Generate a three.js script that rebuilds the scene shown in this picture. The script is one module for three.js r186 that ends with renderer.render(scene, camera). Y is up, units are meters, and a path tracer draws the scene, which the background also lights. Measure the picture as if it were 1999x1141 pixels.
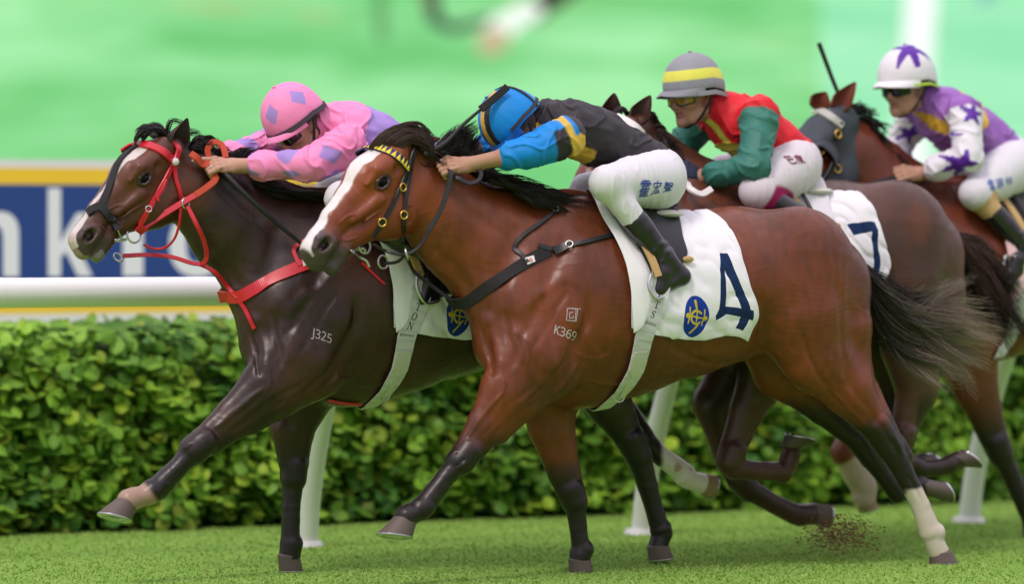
import * as THREE from 'three';
import { mergeGeometries, mergeVertices } from 'three/addons/utils/BufferGeometryUtils.js';
import { ImprovedNoise } from 'three/addons/math/ImprovedNoise.js';

// ---------- camera, sky, sun, exposure ----------
const scene = new THREE.Scene();
const F = 7680, PW = 1999, PH = 1141, CAM_H = 1.406, CAM_Z = 16, PITCH = Math.atan(120.5 / F);
const camera = new THREE.PerspectiveCamera(2 * Math.atan(PH / 2 / F) * 180 / Math.PI, 1024 / 585, 0.5, 500);
camera.position.set(0, CAM_H, CAM_Z);
camera.rotation.x = -PITCH;
camera.focus = 15.95;
camera.userData.fStop = 0.9;
const renderer = new THREE.WebGLRenderer({ antialias: true });
renderer.setSize(1024, 585);
renderer.toneMapping = THREE.LinearToneMapping;
renderer.toneMappingExposure = 1.1;
renderer.shadowMap.enabled = true;
{ // bright overcast sky
  const w = 128, h = 64, d = new Float32Array(w * h * 4), N = new ImprovedNoise();
  for (let y = 0; y < h; y++) for (let x = 0; x < w; x++) {
    const el = ((y + 0.5) / h - 0.5) * Math.PI, az = (x + 0.5) / w * 2 * Math.PI, i = (y * w + x) * 4;
    const c = Math.cos(el), n = N.noise(Math.cos(az) * c * 2.2 + 7, Math.sin(el) * 3 + 3, Math.sin(az) * c * 2.2);
    const v = el > 0 ? 0.44 * (1 + 2 * Math.sin(el)) * (1 + 0.3 * n) : 0.3;
    d[i] = v * 1.02; d[i + 1] = v * 0.93; d[i + 2] = v * 1.08; d[i + 3] = 1;
  }
  const t = new THREE.DataTexture(d, w, h, THREE.RGBAFormat, THREE.FloatType);
  t.mapping = THREE.EquirectangularReflectionMapping; t.magFilter = t.minFilter = THREE.LinearFilter; t.needsUpdate = true;
  scene.background = t; scene.environment = t;
  scene.backgroundIntensity = scene.environmentIntensity = 1;
}
const sun = new THREE.DirectionalLight(0xffeee8, 1.5);
sun.position.set(-3, 9, 6); sun.target.position.set(0.5, 0, 0);
sun.castShadow = true; sun.shadow.radius = 26;
sun.shadow.camera.left = -6; sun.shadow.camera.right = 6; sun.shadow.camera.top = 6; sun.shadow.camera.bottom = -6; sun.shadow.camera.far = 40;
scene.add(sun, sun.target);

// ---------- helpers ----------
const V = (x, y, z) => new THREE.Vector3(x, y, z);
const lerp = (a, b, t) => a + (b - a) * t, clamp = (x, a, b) => x < a ? a : x > b ? b : x, sst = (a, b, x) => { const t = clamp((x - a) / (b - a), 0, 1); return t * t * (3 - 2 * t); };
const PT = (() => { let s = 12345; const p = new Uint8Array(512), r = () => (s = (s * 1103515245 + 12345) & 0x7fffffff) / 0x7fffffff, a = [...Array(256).keys()]; for (let i = 255; i > 0; i--) { const j = Math.floor(r() * (i + 1)); [a[i], a[j]] = [a[j], a[i]]; } for (let i = 0; i < 512; i++) p[i] = a[i & 255]; return p; })();
const GX = new Float32Array(256), GY = new Float32Array(256), GZ = new Float32Array(256); for (let i = 0; i < 256; i++) { const u = (i * 0.61803) % 1 * 2 - 1, a = i * 2.39996, r = Math.sqrt(1 - u * u); GX[i] = r * Math.cos(a) * 1.25; GY[i] = u * 1.25; GZ[i] = r * Math.sin(a) * 1.25; }
function noise(x, y, z) {
  x += 31.7; y += 17.3; z += 53.1; const X = Math.floor(x), Y = Math.floor(y), Z = Math.floor(z); x -= X; y -= Y; z -= Z; const i = X & 255, j = Y & 255, k = Z & 255, u = x * x * x * (x * (x * 6 - 15) + 10), v = y * y * y * (y * (y * 6 - 15) + 10), w = z * z * z * (z * (z * 6 - 15) + 10), A = PT[i] + j, B = PT[i + 1] + j, AA = PT[A & 255] + k, AB = PT[(A + 1) & 255] + k, BA = PT[B & 255] + k, BB = PT[(B + 1) & 255] + k;
  let h = PT[AA & 255]; const a = GX[h] * x + GY[h] * y + GZ[h] * z; h = PT[BA & 255]; const b = GX[h] * (x - 1) + GY[h] * y + GZ[h] * z; h = PT[AB & 255]; const c = GX[h] * x + GY[h] * (y - 1) + GZ[h] * z; h = PT[BB & 255]; const d = GX[h] * (x - 1) + GY[h] * (y - 1) + GZ[h] * z;
  h = PT[(AA + 1) & 255]; const e = GX[h] * x + GY[h] * y + GZ[h] * (z - 1); h = PT[(BA + 1) & 255]; const f = GX[h] * (x - 1) + GY[h] * y + GZ[h] * (z - 1); h = PT[(AB + 1) & 255]; const g = GX[h] * x + GY[h] * (y - 1) + GZ[h] * (z - 1); h = PT[(BB + 1) & 255]; const l = GX[h] * (x - 1) + GY[h] * (y - 1) + GZ[h] * (z - 1);
  const m = a + u * (b - a), n = c + u * (d - c), o = e + u * (f - e), p = g + u * (l - g), q = m + v * (n - m), r = o + v * (p - o); return q + w * (r - q);
}
const fbm = (x, y, z) => noise(x, y, z) + 0.5 * noise(x * 2.03, y * 2.03, z * 2.03) + 0.25 * noise(x * 4.1, y * 4.1, z * 4.1);
function rng(seed) { let a = seed >>> 0; return () => { a = (a + 0x6D2B79F5) | 0; let t = Math.imul(a ^ (a >>> 15), 1 | a); t = (t + Math.imul(t ^ (t >>> 7), 61 | t)) ^ t; return ((t ^ (t >>> 14)) >>> 0) / 4294967296; }; }
const lin = (hex) => new THREE.Color(hex).toArray();
const mix3 = (a, b, t) => [lerp(a[0], b[0], t), lerp(a[1], b[1], t), lerp(a[2], b[2], t)];
const taken = {};
function numbered(n) { const k = taken[n] = (taken[n] ?? -1) + 1; return k ? n + '_' + String(k).padStart(3, '0') : n; }
function tag(o, label, category, group, kind) { if (label) o.userData.label = label; if (category) o.userData.category = category; if (group) o.userData.group = group; if (kind) o.userData.kind = kind; return o; }
function mesh(name, geo, mat, parent) { const m = new THREE.Mesh(geo, mat); m.name = parent ? name : numbered(name); m.castShadow = m.receiveShadow = true; (parent || scene).add(m); return m; }
const std = (o) => new THREE.MeshPhysicalMaterial(o);

// A frame stands on the ground, x runs from head to tail along the track, y up, z towards the near side of the course.
function Frame(perp, along, deg, y0 = 0) {
  const a = deg * Math.PI / 180, A = 25 * Math.PI / 180, c = Math.cos(a), s = Math.sin(a);
  const O = V(0.272 + along * Math.cos(A) + perp * Math.sin(A), y0, -along * Math.sin(A) + perp * Math.cos(A));
  const fr = { O, a, sc: F / (CAM_Z - O.z) };
  fr.toLocal = (v) => { const x = v.x - O.x, z = v.z - O.z; return V(x * c - z * s, v.y - O.y, x * s + z * c); };
  fr.toWorld = (v) => V(O.x + v.x * c + v.z * s, v.y + O.y, O.z - v.x * s + v.z * c);
  const cam = fr.toLocal(V(0, CAM_H, CAM_Z));
  fr.cam = cam;
  fr.ray = (px, py) => { const X = px - 999.5, Y = 570.5 - py, cp = Math.cos(PITCH), sp = Math.sin(PITCH), dx = X, dy = Y * cp - F * sp, dz = -Y * sp - F * cp; return V(dx * c - dz * s, dy, dx * s + dz * c).normalize(); };
  fr.at = (px, py, z) => { const d = fr.ray(px, py), t = (z - cam.z) / d.z; return cam.clone().addScaledVector(d, t); };   // where the line of sight meets the plane z metres off the mid-line
  fr.place = (g) => { g.position.copy(O); g.rotation.y = a; return g; };
  return fr;
}
function thing(name, fr, label, category, group) { const g = fr.place(new THREE.Group()); g.name = numbered(name); scene.add(g); return tag(g, label, category, group); }

// ---------- smooth solid bodies: blended tapered capsules, meshed on a sparse grid ----------
const smin = (a, b, k) => { const h = k - Math.abs(a - b); return h > 0 ? Math.min(a, b) - h * h / (4 * k) : Math.min(a, b); };
class Body {
  constructor() { this.groups = []; }
  group(o = {}) { const g = { prims: [], k: 0.02, K: 0.03, ...o }; this.groups.push(g); return g; }
  // a run of joints [x,y,z,r]; w narrows it sideways
  run(g, pts, o = {}) {
    for (let i = 0; i < Math.max(1, pts.length - 1); i++) {
      const A = pts[i], B = pts[Math.min(i + 1, pts.length - 1)], w = o.w ?? 1, kk = o.k ?? g.k, p = { ax: A[0], ay: A[1], az: A[2] / w, ra: A[3], bx: B[0] - A[0], by: B[1] - A[1], bz: (B[2] - A[2]) / w, dr: B[3] - A[3], iw: 1 / w, m: w < 1 ? Math.sqrt(w) : 1, k: i && !o.sub ? Math.min(kk, 0.002 + 0.12 * A[3]) : kk, sub: !!o.sub };
      p.il = 1 / Math.max(1e-9, p.bx * p.bx + p.by * p.by + p.bz * p.bz);
      g.prims.push(p);
    }
  }
  pd(p, x, y, z) {
    const dx = x - p.ax, dy = y - p.ay, dz = z * p.iw - p.az; let t = (dx * p.bx + dy * p.by + dz * p.bz) * p.il; t = t < 0 ? 0 : t > 1 ? 1 : t;
    const ex = dx - p.bx * t, ey = dy - p.by * t, ez = dz - p.bz * t;
    return (Math.sqrt(ex * ex + ey * ey + ez * ez) - p.ra - p.dr * t) * p.m;
  }
  all() { return this._all ??= this.groups.map((g) => ({ g, ps: g.prims })); }
  ev(x, y, z, L = this.all()) {
    let D = 1e3;
    for (const { g, ps } of L) {
      let a = x, b = y, c = z, d = 1e3;
      if (g.M) { const e = g.M; a = e[0] * x + e[4] * y + e[8] * z + e[12]; b = e[1] * x + e[5] * y + e[9] * z + e[13]; c = e[2] * x + e[6] * y + e[10] * z + e[14]; }
      for (const p of ps) { const v = this.pd(p, a, b, c); d = p.sub ? -smin(-d, v, p.k) : smin(d, v, p.k); }
      if (g.s) d *= g.s;
      if (g.disp) d += g.disp(a, b, c);
      D = g.sub ? -smin(-D, d, g.K) : smin(D, d, g.K);
    }
    return this.disp && D < 0.04 && D > -0.04 ? D + this.disp(x, y, z) : D;
  }
  cull(x, y, z, h) {
    let best = 1e3; const all = [];
    for (const g of this.groups) {
      let a = x, b = y, c = z;
      if (g.M) { const e = g.M; a = e[0] * x + e[4] * y + e[8] * z + e[12]; b = e[1] * x + e[5] * y + e[9] * z + e[13]; c = e[2] * x + e[6] * y + e[10] * z + e[14]; }
      const ds = g.prims.map((p) => this.pd(p, a, b, c) * (g.s ?? 1)); all.push(ds);
      if (!g.sub) for (let i = 0; i < ds.length; i++) if (!g.prims[i].sub && ds[i] < best) best = ds[i];
    }
    const L = [];
    this.groups.forEach((g, i) => { const ps = g.prims.filter((p, j) => all[i][j] < (p.sub || g.sub ? 3 * h + 2 * p.k : Math.max(best, -0.05) + 3.2 * h + 2 * p.k + (g.K ?? 0))); if (ps.length && ps.some((p) => !p.sub)) L.push({ g, ps }); });
    return { L, best };
  }
  bounds() {
    const b = new THREE.Box3();
    for (const g of this.groups) { if (g.sub) continue; const inv = g.M ? new THREE.Matrix4().fromArray(g.M).invert() : null;
      for (const p of g.prims) if (!p.sub) for (const t of [0, 1]) { const w = 1 / p.iw, q = V(p.ax + p.bx * t, p.ay + p.by * t, (p.az + p.bz * t) * w), r = (p.ra + p.dr * t) * Math.max(1, w); if (inv) q.applyMatrix4(inv);
        b.expandByPoint(q.clone().addScalar(r + 0.02)); b.expandByPoint(q.clone().addScalar(-r - 0.02)); } }
    return b;
  }
  gradT(x, y, z, e, L) { const a = this.ev(x + e, y - e, z - e, L), b = this.ev(x - e, y - e, z + e, L), c = this.ev(x - e, y + e, z - e, L), d = this.ev(x + e, y + e, z + e, L); return V((a - b - c + d) / 2, (c + d - a - b) / 2, (b + d - a - c) / 2); }
  grad(x, y, z, e, L) { return V(this.ev(x + e, y, z, L) - this.ev(x - e, y, z, L), this.ev(x, y + e, z, L) - this.ev(x, y - e, z, L), this.ev(x, y, z + e, L) - this.ev(x, y, z - e, L)); }
  normal(p, e = 0.008) { return this.grad(p.x, p.y, p.z, e).normalize(); }
  cast(o, d, off = 0, near = 0, far = 40) { let t = near; for (let i = 0; i < 160 && t < far; i++) { const v = this.ev(o.x + d.x * t, o.y + d.y * t, o.z + d.z * t) - off; if (v < 0.0008) return o.clone().addScaledVector(d, t); t += v * 0.7; } return null; }
  snap(p, off = 0, n = 4) { p = p.clone(); for (let i = 0; i < n; i++) { const g = this.grad(p.x, p.y, p.z, 0.004), l = g.length() || 1; p.addScaledVector(g, -(this.ev(p.x, p.y, p.z) - off) / l * 0.008 / l * l / 1); } return p; }
  build(cell, color, o = {}) {
    const box = o.box ?? this.bounds(), B = 6, n = ['x', 'y', 'z'].map((a) => Math.ceil((box.max[a] - box.min[a]) / cell / B) * B), [nx, ny, nz] = n, sx = nx + 1, sy = ny + 1;
    const val = new Float32Array(sx * sy * (nz + 1)).fill(9), id = new Int32Array(nx * ny * nz).fill(-1), h = cell * B * 0.87, blocks = [];
    const { min } = box;
    for (let bz = 0; bz < nz; bz += B) for (let by = 0; by < ny; by += B) for (let bx = 0; bx < nx; bx += B) {
      const cx = min.x + (bx + B / 2) * cell, cy = min.y + (by + B / 2) * cell, cz = min.z + (bz + B / 2) * cell;
      const { L, best } = this.cull(cx, cy, cz, h);
      if (best > h * 1.9 + 0.06 || !L.length) continue;
      if (Math.abs(this.ev(cx, cy, cz, L)) > h * 1.9 + 0.01) continue;
      for (let k = 0; k <= B; k++) for (let j = 0; j <= B; j++) for (let i = 0; i <= B; i++) val[(bx + i) + sx * ((by + j) + sy * (bz + k))] = this.ev(min.x + (bx + i) * cell, min.y + (by + j) * cell, min.z + (bz + k) * cell, L);
      blocks.push([bx, by, bz, L]);
    }
    const pos = [], nor = [], col = [], uv = [], idx = [], at = (i, j, k) => val[i + sx * (j + sy * k)], E = [[0, 1], [0, 2], [0, 4], [1, 3], [1, 5], [2, 3], [2, 6], [3, 7], [4, 5], [4, 6], [5, 7], [6, 7]], c = new Float32Array(8);
    for (const [bx, by, bz, L] of blocks) for (let k = bz; k < bz + B; k++) for (let j = by; j < by + B; j++) for (let i = bx; i < bx + B; i++) {
      let m = 0; for (let q = 0; q < 8; q++) { c[q] = at(i + (q & 1), j + ((q >> 1) & 1), k + (q >> 2)); if (c[q] < 0) m |= 1 << q; }
      if (m === 0 || m === 255) continue;
      let x = 0, y = 0, z = 0, cnt = 0;
      for (const [a, b] of E) if ((c[a] < 0) !== (c[b] < 0)) { const t = c[a] / (c[a] - c[b]); x += lerp(a & 1, b & 1, t); y += lerp((a >> 1) & 1, (b >> 1) & 1, t); z += lerp(a >> 2, b >> 2, t); cnt++; }
      let X = min.x + (i + x / cnt) * cell, Y = min.y + (j + y / cnt) * cell, Z = min.z + (k + z / cnt) * cell;
      const e = cell * 0.5; let g = this.gradT(X, Y, Z, e, L), gl = g.length() || 1e-6;
      const v = clamp(this.ev(X, Y, Z, L) * 2 * e / gl, -cell * 0.5, cell * 0.5);
      X -= g.x / gl * v; Y -= g.y / gl * v; Z -= g.z / gl * v;
      g.multiplyScalar(1 / gl);
      id[i + nx * (j + ny * k)] = pos.length / 3;
      pos.push(X, Y, Z); nor.push(g.x, g.y, g.z); uv.push(X + Z * 0.7, Y + Z * 0.3);
      if (color) col.push(...color(X, Y, Z, g));
    }
    const quad = (a, b, cc, d, flip) => { if (a < 0 || b < 0 || cc < 0 || d < 0) return; if (flip) idx.push(a, cc, b, a, d, cc); else idx.push(a, b, cc, a, cc, d); }, I = (i, j, k) => i < 0 || j < 0 || k < 0 ? -1 : id[i + nx * (j + ny * k)];
    for (const [bx, by, bz] of blocks) for (let k = bz; k < bz + B; k++) for (let j = by; j < by + B; j++) for (let i = bx; i < bx + B; i++) {
      if (I(i, j, k) < 0) continue;
      const s = at(i, j, k) < 0;
      if (s !== (at(i + 1, j, k) < 0)) quad(I(i, j - 1, k - 1), I(i, j, k - 1), I(i, j, k), I(i, j - 1, k), !s);
      if (s !== (at(i, j + 1, k) < 0)) quad(I(i - 1, j, k - 1), I(i - 1, j, k), I(i, j, k), I(i, j, k - 1), !s);
      if (s !== (at(i, j, k + 1) < 0)) quad(I(i - 1, j - 1, k), I(i, j - 1, k), I(i, j, k), I(i - 1, j, k), !s);
    }
    let ix = idx;
    if (o.keep) { ix = []; for (let t = 0; t < idx.length; t += 3) { const a = idx[t] * 3, b = idx[t + 1] * 3, d = idx[t + 2] * 3; if (o.keep((pos[a] + pos[b] + pos[d]) / 3, (pos[a + 1] + pos[b + 1] + pos[d + 1]) / 3, (pos[a + 2] + pos[b + 2] + pos[d + 2]) / 3)) ix.push(idx[t], idx[t + 1], idx[t + 2]); } }
    const g = new THREE.BufferGeometry();
    g.setAttribute('position', new THREE.Float32BufferAttribute(pos, 3)); g.setAttribute('normal', new THREE.Float32BufferAttribute(nor, 3)); g.setAttribute('uv', new THREE.Float32BufferAttribute(uv, 2));
    if (color) g.setAttribute('color', new THREE.Float32BufferAttribute(col, 3));
    g.setIndex(ix);
    return g;
  }
}

// ---------- straps, cords, sheets, hair ----------
function curve(pts, n) { const c = new THREE.CatmullRomCurve3(pts, false, 'centripetal'); return c.getSpacedPoints(n); }
// flat strap through pts with face normals nrm(p, i); width and thickness in metres; closed box section
function strap(pts, nrm, width, thick, n = 0, taper) {
  n = n || Math.max(2, (pts.length - 1) * 6);
  const P = pts.length > 2 || n > 2 ? curve(pts, n) : pts, pos = [], uv = [], idx = []; let len = 0;
  for (let i = 0; i < P.length; i++) {
    const t = P[Math.min(i + 1, P.length - 1)].clone().sub(P[Math.max(i - 1, 0)]).normalize(), N = nrm(P[i], i / (P.length - 1)).clone(); N.addScaledVector(t, -N.dot(t)).normalize();
    const S = t.clone().cross(N).normalize(), w = width * (taper ? taper(i / (P.length - 1)) : 1) / 2, b = Math.min(thick * 0.35, w * 0.3);
    if (i) len += P[i].distanceTo(P[i - 1]);
    // chamfered section, 8 points
    for (const [u, v] of [[-w, b], [-w + b, thick], [w - b, thick], [w, b], [w, -b], [w - b, -b * 0.5], [-w + b, -b * 0.5], [-w, -b]]) { const q = P[i].clone().addScaledVector(S, u).addScaledVector(N, v); pos.push(q.x, q.y, q.z); uv.push(len, u + w); }
  }
  for (let i = 0; i + 1 < P.length; i++) for (let j = 0; j < 8; j++) { const a = i * 8 + j, b = i * 8 + (j + 1) % 8; idx.push(a, b, a + 8, b, b + 8, a + 8); }
  for (const o of [0, (P.length - 1) * 8]) for (let j = 1; j < 7; j++) o ? idx.push(o, o + j, o + j + 1) : idx.push(o, o + j + 1, o + j);
  const g = new THREE.BufferGeometry(); g.setAttribute('position', new THREE.Float32BufferAttribute(pos, 3)); g.setAttribute('uv', new THREE.Float32BufferAttribute(uv, 2)); g.setIndex(idx);
  const f = g.toNonIndexed(); f.computeVertexNormals(); return f;
}
// round cord; r a number or r(t)
function cord(pts, r, seg = 8, n = 0) {
  n = n || Math.max(3, (pts.length - 1) * 6); const P = curve(pts, n), rr = typeof r === 'function' ? r : () => r, pos = [], nor = [], uv = [], idx = []; let N = null;
  for (let i = 0; i <= n; i++) {
    const t = P[Math.min(i + 1, n)].clone().sub(P[Math.max(i - 1, 0)]).normalize();
    if (!N) N = Math.abs(t.y) < 0.9 ? V(0, 1, 0) : V(1, 0, 0); N.addScaledVector(t, -N.dot(t)).normalize(); const S = t.clone().cross(N), R = rr(i / n);
    for (let j = 0; j <= seg; j++) { const a = j / seg * 2 * Math.PI, d = N.clone().multiplyScalar(Math.cos(a)).addScaledVector(S, Math.sin(a)); pos.push(P[i].x + d.x * R, P[i].y + d.y * R, P[i].z + d.z * R); nor.push(d.x, d.y, d.z); uv.push(i / n, j / seg); }
  }
  const m = seg + 1; for (let i = 0; i < n; i++) for (let j = 0; j < seg; j++) { const a = i * m + j; idx.push(a, a + 1, a + m, a + 1, a + m + 1, a + m); }
  for (const [e, s] of [[0, -1], [n, 1]]) { const c = pos.length / 3, t = P[e].clone().sub(P[e - s]).normalize(); pos.push(P[e].x, P[e].y, P[e].z); nor.push(t.x, t.y, t.z); uv.push(0, 0); for (let j = 0; j < seg; j++) s > 0 ? idx.push(e * m + j, e * m + j + 1, c) : idx.push(e * m + j + 1, e * m + j, c); }
  const g = new THREE.BufferGeometry(); g.setAttribute('position', new THREE.Float32BufferAttribute(pos, 3)); g.setAttribute('normal', new THREE.Float32BufferAttribute(nor, 3)); g.setAttribute('uv', new THREE.Float32BufferAttribute(uv, 2)); g.setIndex(idx); return g;
}
// sheet from a grid of points P[j][i] with thickness; uv runs 0..1; T.y up
function sheet(P, thick, nrm) {
  const h = P.length, w = P[0].length, pos = [], uv = [], idx = [], N = P.map((r, j) => r.map((p, i) => { if (nrm) return nrm(p); const a = P[j][Math.min(i + 1, w - 1)].clone().sub(P[j][Math.max(i - 1, 0)]), b = P[Math.min(j + 1, h - 1)][i].clone().sub(P[Math.max(j - 1, 0)][i]); return b.cross(a).normalize(); }));
  for (const s of [1, 0]) for (let j = 0; j < h; j++) for (let i = 0; i < w; i++) { const q = P[j][i].clone().addScaledVector(N[j][i], s * thick); pos.push(q.x, q.y, q.z); uv.push(i / (w - 1), 1 - j / (h - 1)); }
  const o = w * h; for (let j = 0; j + 1 < h; j++) for (let i = 0; i + 1 < w; i++) { const a = j * w + i; idx.push(a, a + w, a + 1, a + 1, a + w, a + w + 1, o + a, o + a + 1, o + a + w, o + a + 1, o + a + w + 1, o + a + w); }
  const rim = []; for (let i = 0; i < w; i++) rim.push(i); for (let j = 1; j < h; j++) rim.push(j * w + w - 1); for (let i = w - 2; i >= 0; i--) rim.push((h - 1) * w + i); for (let j = h - 2; j > 0; j--) rim.push(j * w);
  rim.forEach((a, i) => { const b = rim[(i + 1) % rim.length]; idx.push(a, b, o + a, b, o + b, o + a); });
  const g = new THREE.BufferGeometry(); g.setAttribute('position', new THREE.Float32BufferAttribute(pos, 3)); g.setAttribute('uv', new THREE.Float32BufferAttribute(uv, 2)); g.setIndex(idx); g.computeVertexNormals(); return g;
}
// one lock of hair: a thin tapering three-sided blade through pts
function hair(list, colorOf) {
  const pos = [], col = [], idx = [], nor = [];
  for (const { P, r, c0, c1 } of list) {
    const b = pos.length / 3, n = P.length;
    for (let i = 0; i < n; i++) {
      const t = P[Math.min(i + 1, n - 1)].clone().sub(P[Math.max(i - 1, 0)]).normalize(), S = t.clone().cross(V(0.3, 0.2, 1)).normalize(), U = S.clone().cross(t), f = i / (n - 1), R = r * (1 - 0.93 * f * f) + 0.0001, c = mix3(c0, c1, f * f * f);
      for (let j = 0; j < 3; j++) { const a = j * 2.094, d = S.clone().multiplyScalar(Math.cos(a)).addScaledVector(U, Math.sin(a)); pos.push(P[i].x + d.x * R, P[i].y + d.y * R, P[i].z + d.z * R); nor.push(d.x, d.y, d.z); col.push(...c); }
      if (i) for (let j = 0; j < 3; j++) { const p = b + (i - 1) * 3 + j, q = b + (i - 1) * 3 + (j + 1) % 3; idx.push(p, p + 3, q, q, p + 3, q + 3); }
    }
  }
  const g = new THREE.BufferGeometry(); g.setAttribute('position', new THREE.Float32BufferAttribute(pos, 3)); g.setAttribute('normal', new THREE.Float32BufferAttribute(nor, 3)); g.setAttribute('color', new THREE.Float32BufferAttribute(col, 3)); g.setIndex(idx); return g;
}
const merged = (list) => mergeGeometries(list.map((g) => { const n = g.index ? g.toNonIndexed() : g; for (const k of Object.keys(n.attributes)) if (!['position', 'normal', 'uv'].includes(k)) n.deleteAttribute(k); return n; }));
function canvasTex(w, h, draw, srgb = true) { const c = document.createElement('canvas'); c.width = w; c.height = h; draw(c.getContext('2d'), w, h); const t = new THREE.CanvasTexture(c); if (srgb) t.colorSpace = THREE.SRGBColorSpace; t.anisotropy = 8; return t; }
function noiseTex(n, f) { const d = new Uint8Array(n * n * 4); for (let y = 0; y < n; y++) for (let x = 0; x < n; x++) { const v = clamp(f(x / n, y / n) * 255, 0, 255), i = (y * n + x) * 4; d[i] = d[i + 1] = d[i + 2] = v; d[i + 3] = 255; } const t = new THREE.DataTexture(d, n, n); t.wrapS = t.wrapT = THREE.RepeatWrapping; t.magFilter = t.minFilter = THREE.LinearFilter; t.needsUpdate = true; return t; }
// periodic noise on a torus so that the pattern tiles
const tile = (u, v, fu, fv, s) => { const a = u * 2 * Math.PI, b = v * 2 * Math.PI; return noise(Math.cos(a) * fu + s, Math.sin(a) * fu + Math.cos(b) * fv, Math.sin(b) * fv + s * 1.7); };
// ---------- the setting ----------
const R0 = rng(11);
{
  const tex = canvasTex(1024, 1024, (c, w, h) => {
    const im = c.createImageData(w, h), r = rng(5);
    for (let y = 0; y < h; y++) for (let x = 0; x < w; x++) {
      const u = x / w, v = y / h, n = 0.5 + 0.5 * tile(u, v, 3, 3, 1) + 0.35 * tile(u, v, 14, 9, 4), g = r(), i = (y * w + x) * 4, t = clamp(0.25 + 0.5 * n + (g - 0.5) * 0.5, 0, 1);
      im.data[i] = lerp(108, 128, t); im.data[i + 1] = lerp(150, 170, t); im.data[i + 2] = lerp(60, 76, t); im.data[i + 3] = 255;
    }
    c.putImageData(im, 0, 0);
  });
  tex.wrapS = tex.wrapT = THREE.RepeatWrapping; tex.repeat.set(180, 180);
  const g = new THREE.PlaneGeometry(400, 400); g.rotateX(-Math.PI / 2);
  tag(mesh('turf', g, std({ map: tex, roughness: 1, specularIntensity: 0.1 })), 'bright green mown turf of the racecourse', null, null, 'structure');
  // grass blades over the strip of turf in view
  const bl = new THREE.BufferGeometry();
  bl.setAttribute('position', new THREE.Float32BufferAttribute([-0.0026, 0, 0, 0.0026, 0, 0, -0.002, 0.6, 0.12, 0.002, 0.6, 0.12, 0, 1, 0.42], 3)); bl.setIndex([0, 1, 2, 1, 3, 2, 2, 3, 4]); bl.computeVertexNormals();
  const n = 110000, im = new THREE.InstancedMesh(bl, std({ color: 0xffffff, roughness: 0.75, side: THREE.DoubleSide, specularIntensity: 0.3 }), n), m = new THREE.Matrix4(), q = new THREE.Quaternion(), e = new THREE.Euler(), col = new THREE.Color(), f = Frame(-1, 0, 25);
  for (let i = 0; i < n; i++) {
    const p = f.toWorld(V(lerp(-3.3, 4.6, R0()), 0, lerp(-2.0, 2.9, R0()))), s = 0.6 + 0.7 * R0();
    e.set((R0() - 0.5) * 1.3, R0() * 6.28, (R0() - 0.5) * 1.3); q.setFromEuler(e);
    m.compose(p, q, V(0.9 + R0() * 0.4, 0.0075 * s, 0.028 * s)); im.setMatrixAt(i, m);
    const t = clamp(0.5 + 0.6 * fbm(p.x * 0.7, 0, p.z * 1.6) + (R0() - 0.5) * 0.2, 0, 1); col.setRGB(lerp(0.25, 0.32, t), lerp(0.38, 0.46, t), lerp(0.085, 0.115, t)); im.setColorAt(i, col);
  }
  im.name = 'grass'; im.receiveShadow = im.castShadow = true; scene.add(im); tag(im, 'short green grass blades standing on the racecourse turf', 'grass', null, 'stuff');
}
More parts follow.
